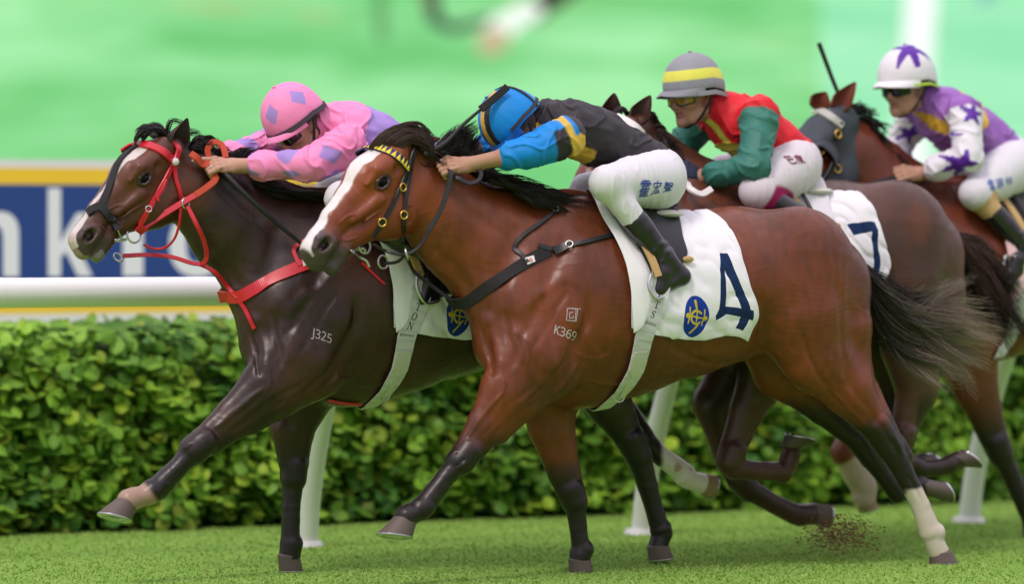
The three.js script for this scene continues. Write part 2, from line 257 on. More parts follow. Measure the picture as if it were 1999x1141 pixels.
{ // clipped hedge behind the rail
  const fr = Frame(-2.95, 0, 25), x0 = fr.at(-420, 900, 0).x, x1 = fr.at(2420, 900, 0).x, H = 0.95, D = 0.8;
  const g = thing('hedge', fr, 'long clipped green hedge behind the white running rail', 'hedge');
  const leaf = new THREE.PlaneGeometry(1, 1, 4, 5), p = leaf.attributes.position;
  for (let i = 0; i < p.count; i++) { const v = p.getY(i) + 0.5, u = p.getX(i) * 2, w = Math.pow(Math.sin(Math.PI * clamp(0.06 + v * 0.94, 0, 1)), 0.8) * 0.34; p.setXYZ(i, u * w, v, Math.abs(u) * 0.09 - v * v * 0.16); }
  leaf.computeVertexNormals();
  const N = 17000, im = new THREE.InstancedMesh(leaf, std({ color: 0xffffff, roughness: 0.5, side: THREE.DoubleSide, specularIntensity: 0.5 }), N), m = new THREE.Matrix4(), q = new THREE.Quaternion(), e = new THREE.Euler(), col = new THREE.Color(), r = rng(77);
  for (let i = 0; i < N; i++) {
    const top = i > N * 0.8, x = lerp(x0, x1, r()); let y, z, b = fbm(x * 1.6, 3, 9) * 0.06;
    if (top) { z = -r() * D; y = H - Math.pow(r(), 2) * 0.1 + b * 0.6 + (z < -0.05 ? 0 : -0.03); } else { y = 0.05 + r() * (H - 0.06); z = -Math.pow(r(), 1.3) * 0.3 + b + fbm(x * 3.2, y * 4.2, 2) * 0.1; }
    e.set(top ? -1.2 + (r() - 0.5) * 1.4 : 2.5 + (r() - 0.5) * 1.5, (r() - 0.5) * 1.9, (r() - 0.5) * 2.2, 'YXZ'); q.setFromEuler(e);
    const s = 0.045 + 0.06 * r() * r() + 0.02 * r(); m.compose(V(x, y, z), q, V(s * 1.15, s, s)); im.setMatrixAt(i, m);
    const t = clamp(0.45 + 0.6 * fbm(x * 2.4, y * 3.2, 5) + (r() - 0.5) * 0.5, 0, 1), yel = r() < 0.1 + 0.3 * Math.max(0, noise(x * 2, y * 2, 30)) ? 1 : 0;
    col.setRGB(lerp(0.035, 0.25, t) + yel * 0.09, lerp(0.13, 0.48, t) + yel * 0.05, lerp(0.012, 0.035, t)); im.setColorAt(i, col);
  }
  im.name = 'foliage'; im.castShadow = im.receiveShadow = true; g.add(im); im.userData.kind = 'stuff';
  // woody inside: stems and twigs, and a lumpy dark mass of inner leaves
  const tw = []; for (let i = 0; i < 150; i++) { const x = lerp(x0, x1, r()), z = -0.24 - r() * 0.4; tw.push(cord([V(x, 0, z), V(x + (r() - 0.5) * 0.15, 0.4, z + (r() - 0.5) * 0.1), V(x + (r() - 0.5) * 0.35, 0.85, z + r() * 0.15)], (t) => 0.012 * (1 - 0.6 * t), 5, 5)); }
  mesh('stems', merged(tw), std({ color: 0x3a2a1c, roughness: 0.9 }), g).userData.kind = 'stuff';
  const core = new THREE.BoxGeometry(x1 - x0, H - 0.1, D - 0.42, 160, 18, 6), cp = core.attributes.position;
  for (let i = 0; i < cp.count; i++) { const x = cp.getX(i), y = cp.getY(i), z = cp.getZ(i), d = fbm(x * 5, y * 5, z * 5) * 0.05; cp.setXYZ(i, x + d, y + d * 0.6, z + d); }
  core.translate((x0 + x1) / 2, H / 2 - 0.03, -D / 2 - 0.12); core.computeVertexNormals();
  mesh('inner_growth', core, std({ color: 0x5f8a2c, roughness: 1 }), g);
}
{ // white running rail on goose-neck posts
  const fr = Frame(-1.85, 0, 25), g = thing('running_rail', fr, 'white plastic running rail on curved goose-neck posts', 'rail');
  const white = std({ color: 0xe9ebea, roughness: 0.32, bumpMap: noiseTex(128, (u, v) => 0.5 + 0.5 * tile(u, v, 6, 6, 3)), bumpScale: 0.0006 });
  const rx0 = fr.at(-500, 600, 0).x, rx1 = fr.at(2500, 600, 0).x, ov = 0.47, hy = 1.145;
  const tube = new THREE.CylinderGeometry(0.0625, 0.0625, rx1 - rx0, 40, 1); tube.rotateZ(Math.PI / 2); tube.translate((rx0 + rx1) / 2, hy, ov); mesh('top_rail', tube, white, g);
  const seam = []; for (const px of [-30, 1000, 2030]) { const s = new THREE.CylinderGeometry(0.0645, 0.0645, 0.16, 40, 1); s.rotateZ(Math.PI / 2); s.translate(fr.at(px, 600, ov).x, hy, ov); seam.push(s); } for (const s of seam) mesh('sleeve', s, white, g);
  for (const px of [597, 1252, 1890]) {
    const x = fr.at(px, 1050, 0).x, sh = new THREE.Shape(); sh.ellipse(0, 0, 0.026, 0.045, 0, 6.283);
    const po = mesh('post', cord([V(x, -0.02, 0), V(x, 0.2, 0.045), V(x, 0.45, 0.14), V(x, 0.7, 0.27), V(x, 0.95, 0.42), V(x, 1.1, ov)], (t) => 0.052 - 0.012 * t, 20, 30), white, g);
    const ft = new THREE.CylinderGeometry(0.07, 0.085, 0.03, 24); ft.translate(x, 0.01, 0); mesh('foot', ft, white, po);
  }
}
{ // sponsor's board behind the hedge
  const fr = Frame(-5.5, 0, 25), X = (px) => fr.at(px, 450, 0).x, x0 = X(-620), x1 = X(880), yT = fr.at(200, 313, 0).y, yB = fr.at(200, 633, 0).y, g = thing('advertising_board', fr, 'navy advertising board with white letters and yellow bands behind the hedge', 'board');
  const YY = (py) => fr.at(200, py, 0).y;
  const face = canvasTex(2048, 512, (c, w, h) => {
    const cx = (px) => (X(px) - x0) / (x1 - x0) * w, cy = (py) => (yT - YY(py)) / (yT - yB) * h, band = (a, b, s) => { c.fillStyle = s; c.fillRect(0, cy(a), w, cy(b) - cy(a)); };
    band(300, 640, '#ecedee'); band(329, 361, '#ffd433'); band(361, 596, '#22468e'); band(596, 612, '#ffd838');
    c.fillStyle = '#f2f6fa'; c.textBaseline = 'alphabetic'; const fs = (cy(540) - cy(420)) / 0.53; c.font = `bold ${fs}px sans-serif`;
    const put = (ch, l, r) => { const m = c.measureText(ch), L = -m.actualBoundingBoxLeft, W = m.actualBoundingBoxRight + m.actualBoundingBoxLeft; c.save(); c.translate(cx(l), cy(540)); c.scale((cx(r) - cx(l)) / W, 1); c.fillText(ch, -L, 0); c.restore(); };
    put('n', -62, 40); put('k', 94, 182); put('l', 240, 282); put('o', 330, 442);
  });
  const gg = new THREE.BoxGeometry(x1 - x0, yT - yB, 0.06); gg.translate((x0 + x1) / 2, (yT + yB) / 2, -0.032); mesh('backing', gg, std({ color: 0xd8d8d6, roughness: 0.6 }), g);
  const pg = new THREE.PlaneGeometry(x1 - x0, yT - yB); pg.translate((x0 + x1) / 2, (yT + yB) / 2, 0.002); mesh('printed_face', pg, std({ map: face, roughness: 0.55 }), g);
  for (const px of [-100, 300, 780]) { const b = new THREE.BoxGeometry(0.08, yT, 0.08); b.translate(X(px), yT / 2 - 0.02, -0.11); mesh('support', b, std({ color: 0x777a7c, roughness: 0.5, metalness: 0.6 }), g); }
}
{ // giant screen at the far side, showing turf, a galloping leg and the winning post
  const Z = -44, S = F / 60, x0 = (-1600 - 999.5) / S, x1 = (3600 - 999.5) / S, y0 = CAM_H + (450 - 400) / S, y1 = CAM_H + (450 + 500) / S;
  const pic = canvasTex(2048, 614, (c, w, h) => {
    const k = w / 5200, X = (px) => (px + 1600) * k, Y = (py) => (py + 500) / 900 * h, im = c.createImageData(w, h);
    for (let y = 0; y < h; y++) for (let x = 0; x < w; x++) {
      const px = x / k - 1600, py = y / h * 900 - 500, right = px > 1598, n = fbm(px * 0.0016, py * 0.011, right ? 9 : 2) + 0.35 * noise(px * 0.008, py * 0.05, 5), br = sst(0.35, 1.0, fbm(px * 0.003 + 9, py * 0.016, 4) + 0.25 * sst(120, 0, py)), i = (y * w + x) * 4;
      let a = right ? mix3([140, 226, 172], [166, 240, 190], clamp(0.5 + n * 1.0, 0, 1)) : mix3([108, 200, 116], [162, 236, 168], clamp(0.5 + n * 1.15, 0, 1));
      a = mix3(a, [164, 200, 128], right ? br * 0.12 : br);
      im.data[i] = a[0]; im.data[i + 1] = a[1]; im.data[i + 2] = a[2]; im.data[i + 3] = 255;
    }
    c.putImageData(im, 0, 0);
    c.lineCap = c.lineJoin = 'round';
    const line = (pts, s, wd) => { c.strokeStyle = s; c.lineWidth = wd * k; c.beginPath(); pts.forEach(([a, b], i) => i ? c.lineTo(X(a), Y(b)) : c.moveTo(X(a), Y(b))); c.stroke(); };
    line([[742, -60], [742, 20], [748, 78]], 'rgba(70,120,70,0.55)', 24);
    line([[848, -60], [842, 8], [852, 42], [885, 58], [930, 44], [985, 40]], '#2c4038', 30); line([[836, -60], [834, 10]], '#6b5a40', 20);
    line([[1180, -80], [1090, -10], [1030, 30]], '#2a2622', 60); line([[1030, 22], [985, 48], [968, 70]], '#f4fff4', 62); line([[968, 70], [958, 92]], '#c4b48c', 56);
    line([[1800, -520], [1797, 0], [1782, 200], [1778, 400]], '#fbfffd', 62);
    line([[1930, -20], [1918, 0]], '#6f97b6', 22);
  });
  const fr0 = { place: (o) => o }, scr = thing('video_screen', fr0, 'giant video screen filling the background with a green turf picture', 'screen');
  const pg = new THREE.PlaneGeometry(x1 - x0, y1 - y0); pg.translate((x0 + x1) / 2, (y0 + y1) / 2, Z);
  mesh('display', pg, std({ color: 0x050505, roughness: 0.6, emissive: 0xffffff, emissiveMap: pic, emissiveIntensity: 0.95 }), scr);
  const fg = new THREE.BoxGeometry(x1 - x0 + 0.6, y1 - y0 + 0.6, 1); fg.translate((x0 + x1) / 2, (y0 + y1) / 2, Z - 0.52); mesh('casing', fg, std({ color: 0x4a4d50, roughness: 0.7 }), scr);
  for (let i = 0; i < 5; i++) { const l = new THREE.CylinderGeometry(0.35, 0.35, y0 + 0.4, 20); l.translate(lerp(x0, x1, (i + 0.5) / 5), y0 / 2 - 0.2, Z - 0.6); mesh('leg', l, std({ color: 0x6a6d70, roughness: 0.7 }), scr); }
}
// ---------- horses ----------
const fur = noiseTex(256, (u, v) => 0.5 + 0.3 * tile(u, v, 5, 22, 3) + 0.25 * tile(u, v, 11, 34, 8)); fur.repeat.set(5, 5);
const sweat = noiseTex(256, (u, v) => 0.62 + 0.28 * tile(u, v, 4, 5, 3) + 0.2 * tile(u, v, 13, 16, 7)); sweat.repeat.set(1.6, 1.6);
const coatMat = (o = {}) => std({ vertexColors: true, roughness: 0.66, roughnessMap: sweat, specularIntensity: 0.5, clearcoat: 0.38, clearcoatRoughness: 0.3, bumpMap: fur, bumpScale: 0.0014,  ...o });
const hornMat = std({ color: 0x5b5048, roughness: 0.55, bumpMap: noiseTex(64, (u, v) => 0.5 + 0.5 * tile(u, v, 1, 6, 2)), bumpScale: 0.001 }), paleHorn = std({ color: 0xa08866, roughness: 0.6 }), steel = std({ color: 0xc9cccd, metalness: 1, roughness: 0.28 }), soleMat = std({ color: 0x2b2723, roughness: 0.95 });
const eyeMat = std({ color: 0x0b0605, roughness: 0.2, specularIntensity: 0.25 }), blackLeather = std({ color: 0x17171a, roughness: 0.42 }), brass = std({ color: 0xd9b45c, metalness: 1, roughness: 0.25 });

// matrix from the horse's frame to a head frame in which x runs poll to nose, y up through the forehead, z to the near side
function headFrame(fr, poll, nose, zP, zN, roll) {
  const P0 = fr.at(...poll, zP), P1 = fr.at(...nose, zN), e = P1.clone().sub(P0), s = e.length() / 0.607; e.normalize();
  const z0 = V(0, 0, 1); z0.addScaledVector(e, -z0.dot(e)).normalize(); const up = e.clone().cross(z0);
  z0.multiplyScalar(Math.cos(roll)).addScaledVector(up, Math.sin(roll)).normalize(); const f = e.clone().cross(z0), b = Math.atan2(-0.09, 0.6), c = Math.cos(b), sn = Math.sin(b);
  const x = e.clone().multiplyScalar(c).addScaledVector(f, -sn), y = e.clone().multiplyScalar(sn).addScaledVector(f, c);
  const M = new THREE.Matrix4().makeBasis(x.multiplyScalar(s), y.multiplyScalar(s), z0.multiplyScalar(s)).setPosition(P0);
  return { M, inv: M.clone().invert(), s, at: (a, b, c) => V(a, b, c).applyMatrix4(M), to: (v) => v.clone().applyMatrix4(M.clone().invert()) };
}
function headPrims(B, H) {
  const g = B.group({ M: H.inv.elements, s: H.s, k: 0.035, K: 0.05 });
  B.run(g, [[0.02, -0.07, 0, 0.07], [0.12, -0.052, 0, 0.092], [0.215, -0.056, 0, 0.1]], { w: 0.94 });
  B.run(g, [[0.22, -0.058, 0, 0.09], [0.32, -0.066, 0, 0.073], [0.43, -0.08, 0, 0.061], [0.55, -0.112, 0, 0.052]], { w: 0.84 });
  B.run(g, [[0.12, -0.155, 0, 0.1], [0.225, -0.168, 0, 0.118]], { w: 0.58, k: 0.04 });
  B.run(g, [[0.2, -0.2, 0, 0.082], [0.34, -0.168, 0, 0.058], [0.485, -0.15, 0, 0.044]], { w: 0.76 });
  B.run(g, [[0.525, -0.118, 0, 0.062], [0.56, -0.124, 0, 0.055]], { w: 0.98, k: 0.03 });
  B.run(g, [[0.568, -0.12, 0, 0.05], [0.588, -0.152, 0, 0.036]], { k: 0.02 });
  B.run(g, [[0.48, -0.178, 0, 0.036], [0.555, -0.203, 0, 0.028]], { k: 0.02 });
  for (const s of [1, -1]) {
    B.run(g, [[0.155, -0.022, 0.07 * s, 0.022], [0.212, -0.022, 0.09 * s, 0.022], [0.27, -0.042, 0.076 * s, 0.013]], { k: 0.025 });
    B.run(g, [[0.27, -0.115, 0.066 * s, 0.018], [0.39, -0.115, 0.048 * s, 0.01]], { k: 0.03 });
    B.run(g, [[0.05, -0.02, 0.05 * s, 0.03], [0.15, -0.04, 0.07 * s, 0.03]], { k: 0.04 });
    B.run(g, [[0.51, -0.098, 0.043 * s, 0.022], [0.548, -0.084, 0.05 * s, 0.017], [0.578, -0.1, 0.044 * s, 0.015]], { k: 0.016 });
    B.run(g, [[0.51, -0.122, 0.047 * s, 0.02], [0.555, -0.134, 0.046 * s, 0.015], [0.578, -0.12, 0.042 * s, 0.012]], { k: 0.016 });
    B.run(g, [[0.535, -0.108, 0.07 * s, 0.017], [0.566, -0.113, 0.058 * s, 0.015]], { sub: 1, k: 0.007 });
    B.run(g, [[0.545, -0.11, 0.045 * s, 0.015]], { sub: 1, k: 0.01 });
    B.run(g, [[0.47, -0.15, 0.052 * s, 0.005], [0.53, -0.168, 0.048 * s, 0.004], [0.592, -0.182, 0.024 * s, 0.004]], { sub: 1, k: 0.009 });
    B.run(g, [[0.145, -0.07, 0.1 * s, 0.012]], { sub: 1, k: 0.03 });
    B.run(g, [[0.28, -0.07, 0.09 * s, 0.008], [0.36, -0.072, 0.075 * s, 0.006]], { sub: 1, k: 0.03 });
    B.run(g, [[0.222, -0.07, 0.098 * s, 0.02]], { sub: 1, k: 0.012 });
    for (const [dy, r] of [[0.021, 0.0078], [-0.019, 0.006]]) B.run(g, [-1, -0.55, 0, 0.55, 1].map((e) => [0.222 + 0.033 * e, -0.0715 + dy * Math.sqrt(Math.max(0, 1 - e * e)) - 0.003 * e, (0.0955 - 0.009 * e * e) * s, r * (1 - 0.3 * e * e)]), { k: 0.006 });
    B.run(g, [[0.29, -0.15, 0.06 * s, 0.004], [0.41, -0.138, 0.052 * s, 0.003], [0.5, -0.09, 0.055 * s, 0.003]], { k: 0.01 });
  }
  return g;
}
// cupped pointed ear: base, tip, opening direction
function earGeo(base, tip, open, wid) {
  const ax = tip.clone().sub(base), L = ax.length(); ax.normalize(); const o = open.clone().addScaledVector(ax, -open.dot(ax)).normalize(), sd = ax.clone().cross(o), P = [];
  for (let j = 0; j <= 14; j++) { const t = j / 14, w = wid * (t < 0.32 ? lerp(0.74, 1, Math.sin(t / 0.32 * 1.57)) : Math.pow(1 - (t - 0.32) / 0.68, 0.85)) + 0.0015, row = [], bend = 0.02 * Math.sin(t * 2.6); for (let i = 0; i <= 12; i++) { const a = (i / 12 - 0.5) * (4.6 - 1.9 * t); row.push(base.clone().addScaledVector(ax, t * L).addScaledVector(sd, Math.sin(a) * w).addScaledVector(o, -Math.cos(a) * w * 0.85 + bend)); } P.push(row); }
  return sheet(P, 0.003);
}
// hoof from the coronet to the sole; toe and heel are the ends of the sole; roll tips the sole sideways
function hoofGeo(cor, toe, heel, side, roll, rC) {
  const mid = toe.clone().add(heel).multiplyScalar(0.5), fw = toe.clone().sub(heel), Ls = fw.length() / 2; fw.normalize();
  let lat = side.clone().addScaledVector(fw, -side.dot(fw)).normalize(); lat.applyAxisAngle(fw, roll); const up = fw.clone().cross(lat); if (up.dot(cor.clone().sub(mid)) < 0) up.negate();
  const ring = (t, k = 1) => { const c = mid.clone().lerp(cor, t), r = []; for (let j = 0; j < 28; j++) { const a = j / 28 * 2 * Math.PI, x = Math.cos(a), y = Math.sin(a), hx = x < -0.55 ? -0.55 - (Math.abs(x) - 0.55) * (1.0 - 0.5 * Math.max(0, 1 - Math.abs(y) * 3)) : x; r.push(c.clone().addScaledVector(fw, lerp(Ls * hx, rC * x * 1.02, t) * k).addScaledVector(lat, lerp(Ls * 0.92, rC * 0.95, t) * y * k)); } return r; };
  const shell = (rows, close) => { const pos = [], idx = []; rows.forEach((r) => r.forEach((p) => pos.push(p.x, p.y, p.z))); const n = rows[0].length; for (let j = 0; j + 1 < rows.length; j++) for (let i = 0; i < n; i++) { const a = j * n + i, b = j * n + (i + 1) % n; idx.push(a, a + n, b, b, a + n, b + n); } if (close) { const c = pos.length / 3, m = rows[rows.length - 1].reduce((s, p) => s.add(p), V(0, 0, 0)).divideScalar(n); pos.push(m.x, m.y, m.z); for (let i = 0; i < n; i++) idx.push((rows.length - 1) * n + i, c, (rows.length - 1) * n + (i + 1) % n); } const g = new THREE.BufferGeometry(); g.setAttribute('position', new THREE.Float32BufferAttribute(pos, 3)); g.setAttribute('uv', new THREE.Float32BufferAttribute(pos.flatMap((v, i) => i % 3 ? [] : [pos[i] * 12, pos[i + 1] * 12]), 2)); g.setIndex(idx); g.computeVertexNormals(); return g; };
  const off = (r, d) => r.map((p) => p.clone().addScaledVector(up, d));
  const top = off(ring(1.0, 0.86), 0.006);
  return { wall: shell([ring(0.02), ring(0.2), ring(0.5), ring(0.78), ring(0.93, 1.03), ring(1.0, 1.0), top], true), sole: shell([ring(0, 0.95), off(ring(0, 0.72), 0.006), off(ring(0, 0.3), 0.004)], true), shoe: shell([ring(0, 1.02), off(ring(0, 1.03), -0.004), off(ring(0, 1.0), -0.009), off(ring(0, 0.76), -0.009), off(ring(0, 0.74), 0.003)], false) };
}
/* spec: fr, name, label, coat colours, trunk(), legs ... everything is given where the photograph shows it (px) plus metres off the mid-line */
function makeRelief(B, strokes) {   // muscles, tendons, veins (height above 0) and furrows (below 0) along lines on the skin
  const cells = new Map(), C = 0.06;
  for (const [f, h, w, ...pts] of strokes) {
    const P = pts.map((q) => B.cast(f.cam, f.ray(q[0], q[1]), 0, f.cam.length() - 3)).filter(Boolean), Q = P.length > 2 ? curve(P, P.length * 2) : P;
    for (let i = 0; i + 1 < Q.length; i++) {
      const e = i === 0 || i + 2 === Q.length, seg = { a: Q[i], b: Q[i + 1].clone().sub(Q[i]), h, w, i, n: Q.length - 1, id: strokes.length }, R = w * 2.2; seg.il = 1 / seg.b.lengthSq();
      const m = new THREE.Box3().setFromPoints([Q[i], Q[i + 1]]).expandByScalar(R); for (let x = Math.floor(m.min.x / C); x <= m.max.x / C; x++) for (let y = Math.floor(m.min.y / C); y <= m.max.y / C; y++) for (let z = Math.floor(m.min.z / C); z <= m.max.z / C; z++) { const key = x * 73856093 ^ y * 19349663 ^ z * 83492791; if (!cells.has(key)) cells.set(key, new Map()); const mm = cells.get(key), k = pts; if (!mm.has(k)) mm.set(k, []); mm.get(k).push(seg); }
    }
  }
  return (x, y, z) => {
    x += 0.012 * noise(x * 11, y * 11, 5); y += 0.012 * noise(x * 11, y * 11, 9);
    const c = cells.get(Math.floor(x / C) * 73856093 ^ Math.floor(y / C) * 19349663 ^ Math.floor(z / C) * 83492791); if (!c) return 0; let s = 0;
    for (const segs of c.values()) { let best = 9, at = 0, g0; for (const g of segs) { const dx = x - g.a.x, dy = y - g.a.y, dz = z - g.a.z, t = clamp((dx * g.b.x + dy * g.b.y + dz * g.b.z) * g.il, 0, 1), d = Math.hypot(dx - g.b.x * t, dy - g.b.y * t, dz - g.b.z * t); if (d < best) { best = d; at = (g.i + t) / g.n; g0 = g; } } if (best < g0.w * 2.2) s -= g0.h * Math.exp(-best * best / (g0.w * g0.w)) * sst(0, 0.18, at) * sst(1, 0.82, at) * (1 - sst(1.7, 2.2, best / g0.w)); }
    return s;
  };
}
function makeHorse(S) {
  const { fr } = S, k = 1 / (S.sc ?? fr.sc), T = (q) => { const v = (q.fr ?? fr).at(q[0], q[1], q[2]); return [v.x, v.y, v.z, q[3] / (q.fr ?? fr).sc]; }, B = new Body(), t0 = thing('horse', fr, S.label, 'horse', null);
  for (const part of S.parts) { const g = B.group({ k: part.k ?? 0.03, K: part.K ?? 0.03, sub: part.sub }); for (const [o, ...pts] of part.runs) B.run(g, pts.map((q) => { if (part.fr) q.fr = part.fr; return T(q); }), o); }
  const H = headFrame(fr, S.head.poll, S.head.nose, S.head.z[0], S.head.z[1], S.head.roll ?? 0); headPrims(B, H);
  const relief = makeRelief(B, S.relief ?? []);
  B.disp = (x, y, z) => { const q = noise(x * 5, y * 5, z * 5), v = 1 - Math.abs(noise(x * 8 + q * 1.5, y * 8 - q, z * 8)) * 7; const m = noise(x * 2.2, y * 2.2, z * 2.2 + 7); return q * 0.005 + noise(x * 11 + q, y * 11, z * 11) * 0.0018 - (v > 0 ? v * v * 0.0011 : 0) + (m > 0 ? Math.min(1, m * 4) * 0.00022 * Math.sin(y * 250 + 14 * noise(x * 4, y * 4, z * 4)) * sst(0.8, 0.9, y) * sst(1.28, 1.15, y) : 0) + noise(x * 17, y * 17, z * 17) * 0.001 + relief(x, y, z); };
  const cut = fr.at(...S.head.cut, 0), cx = H.at(0.25, -0.1, 0).sub(cut).normalize(), isHead = (x, y, z) => Math.min((x - cut.x) * cx.x + (y - cut.y) * cx.y, y - cut.y + 0.5);
  const col = (x, y, z, n) => S.color(x, y, z, H.to(V(x, y, z)), n);
  const bb = B.bounds(), hb = new THREE.Box3(); for (const p of [[-0.1, 0.12, 0.2], [-0.1, -0.4, 0.2], [0.7, 0.12, -0.2], [0.7, -0.4, -0.2], [-0.1, 0.1, -0.2], [-0.1, -0.4, -0.2], [0.7, 0.1, 0.2], [0.7, -0.4, 0.2]]) hb.expandByPoint(H.at(...p)); hb.expandByPoint(cut); hb.intersect(bb);
  const body = B.build(S.cell, col, { keep: (x, y, z) => isHead(x, y, z) < S.cell * 0.8 }), head = B.build(S.headCell, col, { box: hb, keep: (x, y, z) => isHead(x, y, z) > -S.headCell * 0.8 });
  const geo = mergeGeometries([body, head]); mesh('body', geo, coatMat(S.coat), t0);
  for (const s of [1, -1]) { const e = new THREE.SphereGeometry(0.0212 * H.s, 24, 16); e.scale(1, 0.88, 0.8); const p = H.at(0.222, -0.071, 0.084 * s); e.translate(p.x, p.y, p.z); mesh('eye', e, eyeMat, t0); }
  for (const e of S.ears) mesh('ear', earGeo(fr.at(e.base[0], e.base[1], e.base[2]), fr.at(e.tip[0], e.tip[1], e.tip[2]), V(...e.open), e.w ?? 0.036), std({ color: S.earColor, roughness: 0.7, side: THREE.DoubleSide }), t0);
  for (const h of S.hooves) { const g = hoofGeo(fr.at(...h.cor), fr.at(...h.toe), fr.at(...h.heel), V(0, 0, 1), h.roll ?? 0, h.r ?? 0.043), w = mesh('hoof', g.wall, h.pale ? paleHorn : hornMat, t0); mesh('horseshoe', g.shoe, steel, w); mesh('sole', g.sole, soleMat, w); }
  return { fr, B, H, t: t0, k, S };
}
// locks of mane or tail hair from roots to tips; guides are lists of [x,y,z] points in the frame
function locks(fr, guides, n, r, seed, c0, c1, spread, curl = 0.01) {
  const R = rng(seed), G = guides.map((g) => g.map((q) => fr.at(...q))), list = [];
  let cl = null;
  for (let i = 0; i < n; i++) {
    if (i % 22 === 0) { const rv = () => R() + R() - 1; cl = { a: R() * (G.length - 1), sp: V(rv(), rv(), rv()).multiplyScalar(1.5 * spread), ph: R() * 9, len: 0.7 + 0.34 * R(), b: 0.7 + 0.6 * R() }; }
    const a = clamp(cl.a + (R() - 0.5) * 0.35, 0, G.length - 1.001), j = Math.floor(a), f = a - j, fine = V(R() - 0.5, R() - 0.5, R() - 0.5).multiplyScalar(0.55 * spread), len = Math.min(1, cl.len * (0.86 + 0.2 * R())), ph = cl.ph + R() * 0.8, m = G[j].length - 1;
    const c = new THREE.CatmullRomCurve3(G[j].map((p, q) => p.clone().lerp(G[j + 1][Math.min(q, G[j + 1].length - 1)], f).addScaledVector(cl.sp, 0.2 + 1.1 * q / m).addScaledVector(fine, q === m ? 0.45 : 1)), false, 'centripetal'), P = [];
    for (let q = 0; q <= 8; q++) { const t = q / 8 * len, p = c.getPoint(Math.min(1, t)), w = curl * t; p.x += w * Math.sin(t * 6 + ph); p.y += w * Math.cos(t * 5 + ph * 1.7); p.z += w * Math.sin(t * 7 + ph * 2.3); P.push(p); }
    const b = cl.b * (0.8 + 0.4 * R()); list.push({ P, r: r * (0.6 + 0.8 * R()), c0: c0.map((v) => v * b), c1: c1.map((v) => v * b) });
  }
  return hair(list);
}
const hairMat = std({ vertexColors: true, roughness: 0.45, specularIntensity: 0.8, side: THREE.DoubleSide });
const FB = Frame(0, 0, 25);
const bayB = { a: lin('#7e3d1d'), b: lin('#482411'), dark: lin('#2a1812'), blk: lin('#1d1715') };
const TRUNK = [
    { fr: FB, k: 0.07, K: 0.06, runs: [
      [{ w: 0.6 }, [1090, 580, 0, 165], [1140, 588, 0, 198]], [{ w: 0.74 }, [1140, 588, 0, 196], [1220, 590, 0, 174]], [{ w: 0.9 }, [1220, 590, 0, 174], [1330, 582, 0, 155], [1430, 557, 0, 146]],
      [{ w: 0.95 }, [1430, 552, 0, 145], [1520, 545, 0, 134], [1590, 560, 0, 112]], [{ w: 0.5 }, [1120, 440, 0, 60], [1250, 470, 0, 60]] ] },
    { fr: FB, k: 0.05, K: 0.06, runs: [
      [{ w: 0.7 }, [985, 585, 0.06, 72], [990, 680, 0.08, 62]], [{ w: 0.7 }, [985, 590, -0.06, 70], [980, 670, -0.08, 62]],
      [{ w: 0.5 }, [1120, 450, 0.1, 60], [1040, 600, 0.16, 72]], [{ w: 0.5 }, [1120, 450, -0.1, 60], [1030, 600, -0.16, 72]],
      [{ w: 0.55 }, [1100, 640, 0.17, 85], [1070, 700, 0.17, 70]], [{ w: 0.55 }, [1100, 640, -0.17, 85], [1080, 700, -0.17, 70]],
      [{ w: 0.8 }, [1080, 720, 0, 66], [1160, 715, 0, 72]] ] }];
const HIPS = [{ fr: FB, k: 0.05, K: 0.05, runs: [[{ w: 0.62 }, [1560, 520, 0.13, 118], [1565, 620, 0.165, 100], [1590, 690, 0.17, 72]], [{ w: 0.66 }, [1630, 560, 0.12, 66], [1655, 640, 0.15, 50], [1672, 720, 0.15, 34]]] },
  { fr: FB, k: 0.05, K: 0.05, runs: [[{ w: 0.62 }, [1540, 520, -0.13, 115], [1500, 600, -0.12, 110], [1530, 710, -0.15, 70]]] }];
